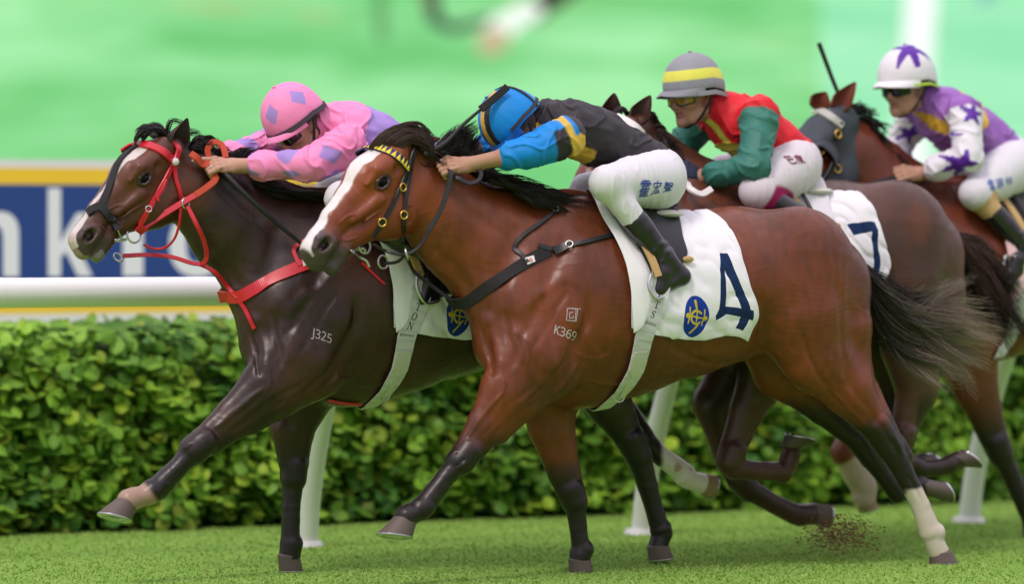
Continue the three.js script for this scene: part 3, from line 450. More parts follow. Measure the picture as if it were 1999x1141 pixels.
const horseB = makeHorse({
  fr: FB, label: 'bright bay horse with white blaze and number four saddlecloth, nearest the camera', cell: 0.0075, headCell: 0.0042, earColor: 0x4a2413,
  head: { poll: [784, 266], nose: [595, 490], z: [0.0, 0.1], roll: 0.06, cut: [862, 420] },
  parts: [
    ...TRUNK, ...HIPS,
    { k: 0.05, K: 0.07, runs: [ // neck
      [{ w: 0.56 }, [832, 378, 0, 76], [895, 438, 0, 92], [985, 500, 0, 126], [1060, 545, 0, 150]], [{ w: 0.34 }, [830, 320, 0, 22], [895, 365, 0, 26], [985, 400, 0, 34], [1090, 424, 0, 40]], [{ w: 0.8 }, [820, 452, 0, 24], [870, 515, 0, 26], [920, 575, 0, 30]] ] },
    { k: 0.014, K: 0.045, runs: [ // near foreleg reaching
      [{ w: 0.62 }, [1045, 700, 0.16, 92], [1000, 765, 0.165, 66], [950, 830, 0.165, 40], [915, 880, 0.165, 30]], [{ w: 0.7 }, [1040, 760, 0.165, 40], [975, 840, 0.165, 26]],
      [{ k: 0.006 }, [915, 880, 0.165, 29], [898, 902, 0.165, 29]], [{ k: 0.006 }, [895, 906, 0.165, 23], [868, 934, 0.165, 17.5], [832, 982, 0.165, 19]], [{ k: 0.006 }, [872, 940, 0.165, 12], [838, 990, 0.165, 13]],
      [{ k: 0.006 }, [828, 990, 0.165, 22], [822, 994, 0.165, 22]], [{ k: 0.006 }, [815, 1000, 0.165, 19], [800, 1006, 0.165, 21], [794, 1010, 0.165, 23]] ] },
    { k: 0.014, K: 0.05, runs: [ // far foreleg on the ground
      [{ w: 0.7 }, [1070, 760, -0.13, 72], [1076, 835, -0.13, 48], [1100, 920, -0.13, 34], [1112, 955, -0.13, 30]], [{ k: 0.006 }, [1112, 955, -0.13, 29], [1121, 980, -0.13, 27]],
      [{ k: 0.006 }, [1122, 985, -0.13, 21], [1128, 1030, -0.13, 18], [1134, 1075, -0.13, 18]], [{ k: 0.006 }, [1137, 1074, -0.13, 22], [1133, 1082, -0.13, 21], [1130, 1098, -0.13, 20]] ] },
    { k: 0.05, K: 0.05, runs: [ // near hind leg
      [{ w: 0.72 }, [1585, 690, 0.165, 66], [1655, 760, 0.16, 52], [1706, 828, 0.155, 34]], [{ w: 0.8, k: 0.02 }, [1700, 760, 0.15, 18], [1748, 858, 0.15, 13]],
      [{ k: 0.008 }, [1706, 828, 0.155, 32], [1735, 872, 0.15, 29]], [{ k: 0.006 }, [1752, 862, 0.15, 15], [1765, 890, 0.15, 18]], [{ k: 0.007 }, [1738, 876, 0.15, 27], [1762, 920, 0.15, 21], [1796, 988, 0.15, 19], [1812, 1030, 0.15, 21]],
      [{ k: 0.006 }, [1816, 1038, 0.15, 23], [1824, 1042, 0.15, 22]], [{ k: 0.006 }, [1820, 1050, 0.15, 20], [1832, 1078, 0.15, 21]] ] },
    { k: 0.05, K: 0.05, runs: [ // far hind leg
      [{ w: 0.72 }, [1530, 712, -0.15, 66], [1610, 790, -0.15, 44], [1672, 850, -0.145, 31]],
      [{ k: 0.008 }, [1676, 856, -0.145, 29], [1700, 892, -0.14, 26]], [{ k: 0.007 }, [1700, 894, -0.14, 24], [1726, 930, -0.14, 19], [1748, 958, -0.14, 21]], [{ k: 0.006 }, [1752, 964, -0.14, 21], [1772, 958, -0.14, 18], [1796, 948, -0.14, 21]] ] },
  ],
  relief: [
    [FB, -0.013, 0.013, [1152, 585], [1132, 655], [1100, 712], [1072, 745], [1040, 778], [1012, 800]], [FB, 0.007, 0.012, [1078, 776], [1096, 758], [1112, 735], [1132, 706]], [FB, 0.008, 0.028, [1112, 524], [1070, 560], [1034, 592], [1000, 622]], [FB, 0.011, 0.03, [948, 606], [958, 650], [972, 700], [980, 735]], [FB, -0.01, 0.012, [985, 600], [992, 645], [1002, 690], [1000, 730]], [FB, -0.012, 0.011, [942, 640], [952, 690], [962, 740]],
    [FB, 0.006, 0.012, [1140, 640], [1160, 680], [1175, 720]], [FB, -0.006, 0.012, [1110, 560], [1085, 610], [1050, 660], [1030, 700]], [FB, -0.007, 0.012, [1060, 745], [1010, 780], [965, 826], [930, 862]], [FB, 0.006, 0.01, [985, 765], [940, 815], [905, 868]], [FB, -0.01, 0.014, [1290, 640], [1330, 690], [1400, 712]], [FB, 0.004, 0.012, [1480, 600], [1470, 660], [1440, 705]],
    [FB, -0.008, 0.012, [1560, 640], [1590, 720], [1640, 790]], [FB, 0.006, 0.014, [1600, 680], [1650, 750], [1700, 820]], [FB, -0.006, 0.01, [1700, 800], [1730, 850], [1756, 900]], [FB, 0.005, 0.008, [1740, 842], [1752, 866], [1762, 890]],
    [FB, -0.0132, 0.0230, [1150, 560], [1138, 650], [1098, 728], [1066, 786]], [FB, 0.0083, 0.0403, [1120, 600], [1095, 680], [1060, 740]], [FB, -0.0083, 0.0207, [952, 630], [958, 685], [972, 740]], [FB, -0.0066, 0.0184, [1075, 560], [1040, 620], [1010, 680], [990, 730]],
    [FB, 0.0066, 0.0345, [1000, 560], [1030, 640], [1020, 720]], [FB, -0.0066, 0.0138, [1075, 772], [1010, 810], [955, 862]], [FB, 0.0049, 0.0138, [1020, 770], [960, 830], [915, 872]], [FB, 0.0075, 0.0080, [893, 880], [872, 905]], [FB, -0.0075, 0.0070, [905, 895], [888, 915]], [FB, -0.0075, 0.0070, [880, 928], [848, 972]],
    [FB, -0.0099, 0.0345, [1010, 430], [990, 500], [960, 560]], [FB, 0.0066, 0.0345, [1060, 440], [1020, 520], [985, 590]], [FB, -0.0066, 0.0230, [840, 470], [890, 530], [935, 585]], [FB, -0.0058, 0.0230, [845, 330], [900, 400], [970, 450], [1030, 500]],
    [FB, -0.0099, 0.0322, [1105, 455], [1075, 520], [1060, 580]], [FB, 0.0058, 0.0345, [1140, 480], [1110, 560]], [FB, 0.0053, 0.0070, [1110, 735], [1180, 752], [1260, 742], [1340, 715]], [FB, -0.0099, 0.0345, [1480, 560], [1490, 640], [1462, 705]], [FB, -0.0099, 0.0207, [1400, 715], [1450, 700], [1490, 680]],
    [FB, 0.0083, 0.0460, [1540, 600], [1550, 690], [1590, 760]], [FB, -0.0066, 0.0230, [1625, 520], [1640, 620], [1650, 720], [1680, 790]], [FB, -0.0066, 0.0172, [1640, 735], [1685, 790], [1715, 835]], [FB, 0.0060, 0.0080, [1600, 740], [1660, 800], [1705, 850]],
    [FB, -0.0090, 0.0100, [1742, 858], [1752, 885]], [FB, -0.0060, 0.0070, [1772, 925], [1800, 985]], [FB, 0.0045, 0.0060, [660, 440], [690, 420], [712, 430]], [FB, 0.0042, 0.0050, [640, 450], [672, 470], [700, 460]], [FB, -0.0066, 0.0161, [800, 400], [800, 440], [785, 480]],
    [FB, 0.0045, 0.0050, [965, 700], [985, 750], [960, 800]], [FB, 0.0045, 0.0050, [1010, 640], [1030, 690], [1025, 740]], [FB, 0.0045, 0.0050, [1120, 690], [1150, 700], [1200, 690]],
  ],
  hooves: [
    { cor: [793, 1011, 0.165], toe: [738, 1041, 0.165], heel: [803, 1051, 0.165], roll: 0.14, r: 0.045 },
    { cor: [1131, 1092, -0.13], toe: [1112, 1126, -0.13], heel: [1158, 1124, -0.13], r: 0.045 },
    { cor: [1836, 1078, 0.15], toe: [1816, 1101, 0.15], heel: [1866, 1097, 0.15], r: 0.046 },
    { cor: [1798, 950, -0.14], toe: [1856, 982, -0.14], heel: [1838, 940, -0.14], r: 0.045 },
  ],
  ears: [{ base: [818, 300, 0.07], tip: [868, 308, 0.085], open: [0.1, -0.6, 1] }, { base: [806, 272, -0.05], tip: [860, 268, -0.08], open: [0.1, -0.6, -1] }],
  color(x, y, z, h, n) {
    const f = fbm(x * 3, y * 3, z * 3), g = noise(x * 40, y * 13, z * 40);
    let c = mix3(bayB.a, bayB.b, clamp(0.5 + 0.5 * f + 0.3 * g, 0, 1));
    // black points on the legs, with a ragged edge
    const e = 0.03 * noise(x * 14, y * 14, z * 14);
    if (x < 0.35 && y < 0.9) c = mix3(c, bayB.blk, sst(0.66, 0.5, y + (z > 0 ? 0 : 0.14) + e));
    if (x > 1.0) c = mix3(c, bayB.blk, sst(z > 0 ? 0.66 : 0.74, z > 0 ? 0.56 : 0.6, y + e - (x > 1.35 && z > 0 ? 0.05 : 0)));
    if (x > 1.3 && z > 0.05) c = mix3(c, [0.62, 0.55, 0.47], sst(0.335, 0.315, y - (x - 1.55) * 0.1 + e));
    if (h.x > -0.1 && h.x < 0.7) c = mix3(c, mix3(lin('#93481f'), lin('#7a3517'), clamp(0.5 + f, 0, 1)), 0.75 * sst(-0.02, 0.12, h.x) * sst(-0.36, -0.24, h.y));
    // head markings: blaze, grey-black muzzle, dark rims of eyes
    if (h.x > 0 && h.x < 0.75 && h.y > -0.4) {
      const top = h.y > lerp(-0.03, -0.12, sst(0.2, 0.5, h.x)), ed = 0.006 * noise(h.x * 30, h.z * 60, 3), w = lerp(0.037, 0.021, sst(0.16, 0.34, h.x)) + 0.012 * sst(0.45, 0.55, h.x) + ed, cz = lerp(0.034, 0.012, sst(0.2, 0.5, h.x));
      const dark = sst(0.43, 0.53, h.x - 0.3 * (h.y + 0.13) + 0.02 * noise(h.x * 20, h.y * 20, h.z * 20)); c = mix3(c, [0.05, 0.042, 0.04], dark * 0.93);
      const ey = Math.hypot((h.x - 0.222) / 1.4, h.y + 0.07, (Math.abs(h.z) - 0.09) * 0.7); c = mix3(c, [0.02, 0.014, 0.012], sst(0.034, 0.02, ey));
      if (top && Math.abs(h.z - cz) < 0.09) c = mix3(c, [0.74, 0.71, 0.69], sst(0.003, -0.003, Math.abs(h.z - cz) - w) * sst(0.105, 0.12, h.x + 0.2 * Math.abs(h.z) + ed) * sst(0.612, 0.6, h.x));
      if (h.x > 0.53 && Math.hypot(h.x - 0.551, h.y + 0.111) < 0.021 && Math.abs(h.z) < 0.058) c = mix3(c, [0.022, 0.01, 0.009], 0.95);
    }
    return c;
  },
});
const FA = Frame(-0.52, -0.81, 25), dkA = { a: lin('#4a2c1e'), b: lin('#2a1a15'), blk: lin('#171211') };
const horseA = makeHorse({
  fr: FA, label: 'dark brown horse in red bridle with thin white blaze, leading at far left', cell: 0.0085, headCell: 0.0045, earColor: 0x2a1a14,
  head: { poll: [322, 264], nose: [141, 470], z: [0.0, 0.07], roll: 0.02, cut: [408, 405] },
  parts: [ ...TRUNK, ...HIPS,
    { k: 0.05, K: 0.07, runs: [ [{ w: 0.56 }, [384, 368, 0, 76], [460, 440, 0, 98], [545, 500, 0, 126], [610, 540, 0, 150]], [{ w: 0.34 }, [388, 308, 0, 22], [470, 350, 0, 28], [560, 392, 0, 34], [650, 420, 0, 40]] ] },
    { k: 0.014, K: 0.045, runs: [
      [{ w: 0.62 }, [590, 700, 0.16, 92], [535, 755, 0.165, 66], [460, 815, 0.165, 41], [405, 862, 0.165, 31]], [{ w: 0.7 }, [570, 760, 0.165, 40], [490, 822, 0.165, 26]],
      [{ k: 0.006 }, [400, 862, 0.165, 29], [378, 880, 0.165, 29]], [{ k: 0.006 }, [374, 884, 0.165, 23], [345, 915, 0.165, 18], [305, 955, 0.165, 20]], [{ k: 0.006 }, [352, 920, 0.165, 12], [312, 964, 0.165, 13]],
      [{ k: 0.006 }, [298, 960, 0.165, 23], [290, 965, 0.165, 22]], [{ k: 0.006 }, [285, 968, 0.165, 19], [262, 974, 0.165, 21], [252, 978, 0.165, 23]] ] },
    { k: 0.014, K: 0.05, runs: [
      [{ w: 0.7 }, [600, 740, -0.13, 78], [572, 835, -0.13, 46], [574, 900, -0.13, 33]], [{ k: 0.006 }, [575, 908, -0.13, 29], [573, 935, -0.13, 27]],
      [{ k: 0.006 }, [572, 940, -0.13, 21], [569, 990, -0.13, 18], [567, 1055, -0.13, 18]], [{ k: 0.006 }, [569, 1062, -0.13, 22], [565, 1092, -0.13, 20]] ] },
    { k: 0.014, K: 0.05, runs: [
      [{ w: 0.72 }, [1140, 700, 0.165, 66], [1190, 790, 0.16, 46], [1225, 850, 0.155, 32]], [{ k: 0.008 }, [1228, 856, 0.155, 31], [1246, 892, 0.15, 28]], [{ k: 0.007 }, [1248, 896, 0.15, 25], [1264, 950, 0.15, 20], [1284, 1020, 0.15, 20]],
      [{ k: 0.006 }, [1290, 1034, 0.15, 23], [1293, 1042, 0.15, 21]], [{ k: 0.006 }, [1290, 1048, 0.15, 20], [1284, 1070, 0.15, 20]] ] },
    { k: 0.014, K: 0.05, runs: [
      [{ w: 0.72 }, [1080, 712, -0.15, 66], [1180, 770, -0.15, 42], [1232, 826, -0.145, 30]], [{ k: 0.008 }, [1234, 830, -0.145, 28], [1254, 856, -0.14, 26]], [{ k: 0.007 }, [1256, 858, -0.14, 23], [1290, 892, -0.14, 20], [1332, 922, -0.14, 21]],
      [{ k: 0.006 }, [1338, 930, -0.14, 24], [1344, 936, -0.14, 22]], [{ k: 0.006 }, [1348, 938, -0.14, 20], [1372, 945, -0.14, 22]] ] },
  ],
  relief: [
    [FA, -0.013, 0.013, [700, 585], [682, 655], [650, 712], [622, 745], [590, 770], [560, 792]], [FA, 0.007, 0.012, [628, 768], [646, 752], [664, 730]], [FA, 0.008, 0.028, [662, 524], [620, 560], [584, 592], [550, 622]], [FA, 0.011, 0.03, [494, 606], [502, 650], [516, 700], [524, 735]], [FA, -0.01, 0.012, [532, 600], [540, 645], [548, 690], [545, 730]], [FA, -0.012, 0.011, [490, 640], [498, 690], [506, 740]], [FA, -0.007, 0.012, [600, 745], [545, 775], [490, 815], [440, 850]], [FA, 0.006, 0.01, [525, 750], [465, 800], [405, 850]], [FA, -0.006, 0.012, [660, 560], [635, 610], [600, 660], [580, 700]],
    [FA, -0.0108, 0.0230, [700, 560], [690, 650], [650, 728], [615, 786]], [FA, 0.0077, 0.0403, [665, 600], [640, 680], [605, 740]], [FA, -0.0077, 0.0207, [497, 630], [505, 690], [515, 740]], [FA, -0.0077, 0.0184, [620, 560], [580, 620], [550, 670], [530, 720]], [FA, 0.0062, 0.0345, [545, 560], [575, 640], [560, 720]],
    [FA, -0.0062, 0.0138, [570, 772], [520, 800], [450, 850]], [FA, 0.0046, 0.0138, [525, 755], [460, 800], [400, 852]], [FA, 0.0070, 0.0080, [376, 862], [358, 880]], [FA, -0.0070, 0.0070, [365, 908], [325, 945]], [FA, -0.0092, 0.0345, [540, 430], [530, 500], [500, 560]], [FA, -0.0062, 0.0230, [400, 460], [440, 520], [480, 570]], [FA, -0.0055, 0.0230, [400, 330], [450, 390], [520, 440]],
    [FA, 0.0049, 0.0070, [655, 735], [720, 752], [800, 742]], [FA, -0.0092, 0.0322, [655, 455], [625, 520], [610, 580]], [FA, 0.0042, 0.0050, [200, 420], [235, 400], [258, 410]], [FA, 0.0039, 0.0050, [190, 435], [218, 452], [245, 440]], [FA, -0.0062, 0.0161, [350, 385], [348, 425], [335, 455]],
    [FA, 0.0042, 0.0050, [515, 690], [530, 740], [505, 790]],
  ],
  hooves: [
    { cor: [250, 979, 0.165], toe: [193, 1001, 0.165], heel: [256, 1018, 0.165], roll: 0.14, r: 0.045 }, { cor: [564, 1084, -0.13], toe: [546, 1115, -0.13], heel: [590, 1114, -0.13], r: 0.045 },
    { cor: [1283, 1066, 0.15], toe: [1268, 1094, 0.15], heel: [1312, 1088, 0.15], r: 0.045 }, { cor: [1372, 945, -0.14], toe: [1384, 976, -0.14], heel: [1396, 926, -0.14], r: 0.045, pale: true },
  ],
  ears: [{ base: [338, 288, 0.05], tip: [364, 231, 0.04], open: [0.2, -0.3, 1], w: 0.046 }, { base: [318, 270, -0.05], tip: [313, 241, -0.05], open: [-0.3, -0.3, -1], w: 0.04 }],
  color(x, y, z, h, n) {
    const f = fbm(x * 3, y * 3, z * 3), g = noise(x * 40, y * 13, z * 40); let c = mix3(dkA.b, dkA.a, clamp(0.35 + 0.75 * f + 0.28 * g, 0, 1));
    c = mix3(c, lin('#5c3220'), 0.55 * sst(0.1, 0.6, fbm(x * 2.2 + 3, y * 2.2, z * 2.2)));
    const e = 0.03 * noise(x * 14, y * 14, z * 14);
    if (x < 0.35 && y < 0.8) { c = mix3(c, dkA.blk, z > 0 ? sst(0.72, 0.5, y + e) : sst(0.6, 0.42, y + e)); if (z > 0.05) c = mix3(c, [0.34, 0.22, 0.16], sst(0.012, -0.012, (x - (FA.at(288, 955, 0.165).x)) + 0.6 * (y - FA.at(288, 955, 0.165).y) + e * 0.7)); }
    if (x > 1.0 && y < 0.85) { c = mix3(c, dkA.blk, sst(0.75, 0.55, y + e)); if (z < 0) c = mix3(c, mix3([0.84, 0.78, 0.7], [0.5, 0.36, 0.24], sst(0.15, 0.5, fbm(x * 14, y * 14, z * 14))), sst(-0.01, 0.012, x - FA.at(1284, 890, -0.14).x + e * 0.5)); }
    if (h.x > -0.05 && h.x < 0.75 && h.y > -0.4) {
      c = mix3(c, mix3(lin('#6b3b26'), lin('#432519'), clamp(0.5 + f, 0, 1)), sst(-0.05, 0.1, h.x) * 0.85 * sst(-0.38, -0.24, h.y));
      const ed = 0.006 * noise(h.x * 30, h.z * 60, 3), w = lerp(0.024, 0.009, sst(0.15, 0.28, h.x)) + 0.011 * sst(0.46, 0.56, h.x) + ed, cz = lerp(0.05, 0.016, sst(0.14, 0.5, h.x)) + 0.004 * noise(h.x * 9, 1, 1);
      const dark = sst(0.46, 0.54, h.x - 0.3 * (h.y + 0.13) + 0.02 * noise(h.x * 20, h.y * 20, h.z * 20)); c = mix3(c, [0.06, 0.045, 0.042], dark * 0.85);
      const ey = Math.hypot((h.x - 0.222) / 1.4, h.y + 0.07, (Math.abs(h.z) - 0.09) * 0.7); c = mix3(c, [0.016, 0.011, 0.01], sst(0.034, 0.02, ey));
      if (h.y > lerp(-0.03, -0.12, sst(0.2, 0.5, h.x)) && Math.abs(h.z - cz) < 0.09) c = mix3(c, [0.62, 0.57, 0.54], sst(0.003, -0.003, Math.abs(h.z - cz) - w) * sst(0.13, 0.145, h.x + 0.2 * Math.abs(h.z) + ed));
      if (h.x > 0.56 && h.z < 0.03) c = mix3(c, [0.5, 0.33, 0.29], sst(0.575, 0.6, h.x + ed) * 0.6);
      if (h.y < -0.19 && h.x > 0.53) c = mix3(c, [0.3, 0.29, 0.24], 0.5 + 40 * ed);
      if (h.x > 0.53 && Math.hypot(h.x - 0.551, h.y + 0.111) < 0.021 && Math.abs(h.z) < 0.058) c = mix3(c, [0.03, 0.012, 0.011], 0.92);
    }
    return c;
  },
});
// slide a frame along the track until the point seen at [px, py] has the wanted x
function slid(perp, px, wantX, y0) { let a = 0; for (let i = 0; i < 6; i++) a += Frame(perp, a, 25).at(px, 500, 0).x - wantX; return Frame(perp, a, 25, y0); }
const FC = slid(-0.52, 1880, FB.at(1699, 613, 0).x, 0.12), FD = slid(-1.0, 1868, FB.at(1130, 400, 0).x, 0.09);
const cC = { a: lin('#573628'), b: lin('#3a251c'), r: lin('#6a3a24'), blk: lin('#181311') };
const horseC = makeHorse({
  fr: FC, label: 'dark brown horse with white browband and number seven cloth, directly behind the blue-capped jockey', cell: 0.011, headCell: 0.0065, earColor: 0x3d2318,
  head: { poll: [1226, 222], nose: [1085, 452], z: [0, 0.05], roll: 0.1, cut: [1290, 350] },
  parts: [ ...TRUNK, ...HIPS,
    { k: 0.05, K: 0.07, runs: [[{ w: 0.56 }, [1278, 330, 0, 68], [1340, 400, 0, 88], [1420, 470, 0, 118], [1470, 520, 0, 140]], [{ w: 0.34 }, [1280, 275, 0, 20], [1340, 320, 0, 26], [1430, 372, 0, 32]]] },
    { k: 0.014, K: 0.045, runs: [[{ w: 0.65 }, [1530, 660, 0.15, 88], [1490, 735, 0.15, 54], [1458, 800, 0.15, 37], [1432, 870, 0.15, 29]], [{ k: 0.006 }, [1430, 880, 0.15, 28], [1424, 902, 0.15, 27]], [{ k: 0.006 }, [1432, 915, 0.15, 22], [1475, 920, 0.15, 18], [1520, 922, 0.15, 19]], [{ k: 0.006 }, [1528, 922, 0.15, 21], [1536, 910, 0.15, 19], [1545, 885, 0.15, 19]]] },
    { k: 0.014, K: 0.05, runs: [[{ w: 0.65 }, [1470, 690, -0.13, 80], [1395, 790, -0.13, 46], [1420, 880, -0.13, 33], [1440, 930, -0.13, 29]], [{ k: 0.006 }, [1444, 938, -0.13, 27], [1462, 958, -0.13, 25]], [{ k: 0.006 }, [1470, 962, -0.13, 22], [1510, 985, -0.13, 19], [1550, 1004, -0.13, 20]], [{ k: 0.006 }, [1562, 1006, -0.13, 22], [1585, 1003, -0.13, 21]]] },
    { k: 0.014, K: 0.05, runs: [[{ w: 0.72 }, [1775, 680, 0.165, 64], [1790, 760, 0.16, 46], [1768, 830, 0.155, 30]], [{ k: 0.008 }, [1764, 845, 0.155, 27], [1752, 882, 0.15, 26]], [{ k: 0.007 }, [1756, 898, 0.15, 22], [1800, 916, 0.15, 17], [1845, 912, 0.15, 18]], [{ k: 0.006 }, [1852, 908, 0.15, 20], [1866, 900, 0.15, 18]]] },
    { k: 0.014, K: 0.05, runs: [[{ w: 0.72 }, [1740, 690, -0.15, 60], [1750, 770, -0.15, 40], [1718, 840, -0.145, 28]], [{ k: 0.008 }, [1716, 848, -0.145, 25], [1708, 876, -0.14, 24]], [{ k: 0.007 }, [1712, 886, -0.14, 20], [1752, 905, -0.14, 17], [1790, 908, -0.14, 18], [1800, 902, -0.14, 18]]] },
  ],
  hooves: [{ cor: [1541, 874, 0.15], toe: [1590, 862, 0.15], heel: [1534, 850, 0.15], r: 0.039 }, { cor: [1584, 1003, -0.13], toe: [1612, 1032, -0.13], heel: [1618, 985, -0.13], r: 0.046 }, { cor: [1868, 900, 0.15], toe: [1912, 914, 0.15], heel: [1876, 880, 0.15], r: 0.044 }, { cor: [1802, 902, -0.14], toe: [1842, 914, -0.14], heel: [1812, 886, -0.14], r: 0.044 }],
  ears: [{ base: [1240, 238, 0.055], tip: [1269, 188, 0.05], open: [-0.5, -0.1, 0.9], w: 0.042 }, { base: [1192, 232, -0.055], tip: [1199, 183, -0.06], open: [-0.5, -0.1, 0.9], w: 0.044 }],
  color(x, y, z, h) {
    const f = fbm(x * 3, y * 3, z * 3), g = noise(x * 40, y * 13, z * 40); let c = mix3(cC.b, cC.a, clamp(0.5 + 0.6 * f + 0.12 * g, 0, 1));
    c = mix3(c, cC.r, sst(0.25, 0.6, fbm(x * 2.6 + 4, y * 2.6, z * 2.6)) * 0.7);
    if (y < 0.75) c = mix3(c, mix3(lin('#573a30'), lin('#34231d'), clamp(0.5 + f, 0, 1)), sst(0.78, 0.6, y)); if (x > 1.0 && y < 0.6) c = mix3(c, cC.blk, sst(0.6, 0.5, y) * 0.8);
    if (h.x > 0 && h.x < 0.7 && h.y > -0.4) c = mix3(c, lin('#6d3a24'), 0.8 * sst(-0.02, 0.12, h.x) * sst(-0.36, -0.24, h.y));
    return c;
  },
});
const cD = { a: lin('#7a3c20'), b: lin('#57281a'), blk: lin('#1a1412') };
const horseD = makeHorse({
  fr: FD, label: 'reddish bay horse wearing a grey blinker hood, farthest back at right', cell: 0.011, headCell: 0.0065, earColor: 0x6b3018,
  head: { poll: [1625, 212], nose: [1490, 436], z: [0, 0.05], roll: 0.1, cut: [1688, 340] },
  parts: [ ...TRUNK, ...HIPS,
    { k: 0.05, K: 0.07, runs: [[{ w: 0.56 }, [1672, 310, 0, 62], [1730, 385, 0, 82], [1800, 460, 0, 108], [1860, 510, 0, 128]], [{ w: 0.34 }, [1675, 258, 0, 20], [1735, 305, 0, 24], [1830, 372, 0, 30]]] },
    { k: 0.014, K: 0.045, runs: [[{ w: 0.65 }, [1880, 640, 0.15, 80], [1905, 760, 0.15, 46], [1938, 850, 0.15, 31]], [{ k: 0.006 }, [1942, 862, 0.15, 27], [1954, 890, 0.15, 25]], [{ k: 0.006 }, [1958, 896, 0.15, 20], [1985, 955, 0.15, 17], [2008, 1005, 0.15, 18]], [{ k: 0.006 }, [2012, 1012, 0.15, 20], [2014, 1032, 0.15, 19]]] },
    { k: 0.014, K: 0.05, runs: [[{ w: 0.65 }, [1830, 660, -0.13, 76], [1740, 740, -0.13, 46], [1672, 832, -0.13, 31]], [{ k: 0.006 }, [1664, 850, -0.13, 27], [1646, 884, -0.13, 27]], [{ k: 0.006 }, [1656, 896, -0.13, 24], [1668, 925, -0.13, 24], [1684, 948, -0.13, 25]], [{ k: 0.006 }, [1686, 955, -0.13, 25], [1686, 972, -0.13, 23]]] },
    { fr: FB, k: 0.05, K: 0.05, runs: [[{ w: 0.72 }, [1585, 690, 0.165, 66], [1655, 760, 0.16, 52], [1706, 828, 0.155, 34]], [{ k: 0.008 }, [1706, 828, 0.155, 32], [1735, 872, 0.15, 29], [1762, 920, 0.15, 21], [1790, 988, 0.15, 19]]] },
    { fr: FB, k: 0.05, K: 0.05, runs: [[{ w: 0.72 }, [1530, 712, -0.15, 66], [1610, 790, -0.15, 44], [1672, 850, -0.145, 31]], [{ k: 0.008 }, [1676, 856, -0.145, 29], [1700, 892, -0.14, 26], [1726, 930, -0.14, 19], [1748, 958, -0.14, 21]]] },
  ],
  hooves: [{ cor: [1684, 972, -0.13], toe: [1678, 1000, -0.13], heel: [1712, 990, -0.13], r: 0.05, pale: true }, { cor: [2014, 1030, 0.15], toe: [2000, 1060, 0.15], heel: [2044, 1058, 0.15], r: 0.045 }],
  ears: [{ base: [1632, 215, 0.05], tip: [1669, 162, 0.045], open: [-0.6, -0.1, 0.8], w: 0.044 }, { base: [1594, 210, -0.05], tip: [1612, 182, -0.06], open: [-0.6, -0.1, 0.8], w: 0.046 }],
  color(x, y, z, h) {
    const f = fbm(x * 3, y * 3, z * 3); let c = mix3(cD.b, cD.a, clamp(0.5 + 0.6 * f, 0, 1));
    if (x < 0.5) c = mix3(c, cD.blk, sst(0.68, 0.46, y + 0.1)); if (x > 0.8) c = mix3(c, cD.blk, sst(0.72, 0.5, y));
    const w = FD.at(1650, 893, -0.13); if (z < 0 && x < 0.4 && y < 0.62) c = mix3(mix3(cD.a, cD.b, 0.3), [0.5, 0.4, 0.3], sst(0.01, -0.02, (y - w.y) - 0.8 * (x - w.x)));
    return c;
  },
});
// ---------- riders ----------
const skinMat = std({ vertexColors: true, roughness: 0.55, specularIntensity: 0.5 }), weave = noiseTex(128, (u, v) => 0.5 + 0.25 * Math.sin(u * 2 * Math.PI * 32) * Math.sin(v * 2 * Math.PI * 32) + 0.25 * tile(u, v, 8, 8, 2)); weave.repeat.set(12, 12);
const silk = std({ vertexColors: true, roughness: 0.5, specularIntensity: 0.55, sheen: 0.2, sheenRoughness: 0.4, bumpMap: weave, bumpScale: 0.0004 }), cotton = std({ vertexColors: true, roughness: 0.8, specularIntensity: 0.3, bumpMap: weave, bumpScale: 0.0005 });
const patent = std({ vertexColors: true, roughness: 0.22, specularIntensity: 0.7, clearcoat: 0.5, clearcoatRoughness: 0.1 }), elastic = std({ color: 0x2a282b, roughness: 0.8 });
// a frame with x along fwd, y as near up as can be; left-handed like the head frames
function basis(o, fwd, up, s = 1) { const x = fwd.clone().normalize(), y = up.clone().addScaledVector(x, -up.dot(x)).normalize(), z = y.clone().cross(x).multiplyScalar(-1).negate(); z.copy(x).cross(y); const M = new THREE.Matrix4().makeBasis(x.multiplyScalar(s), y.multiplyScalar(s), z.multiplyScalar(s)).setPosition(o); return { M, inv: M.clone().invert(), s, at: (a, b, c) => V(a, b, c).applyMatrix4(M), to: (v) => v.clone().applyMatrix4(M.clone().invert()) }; }
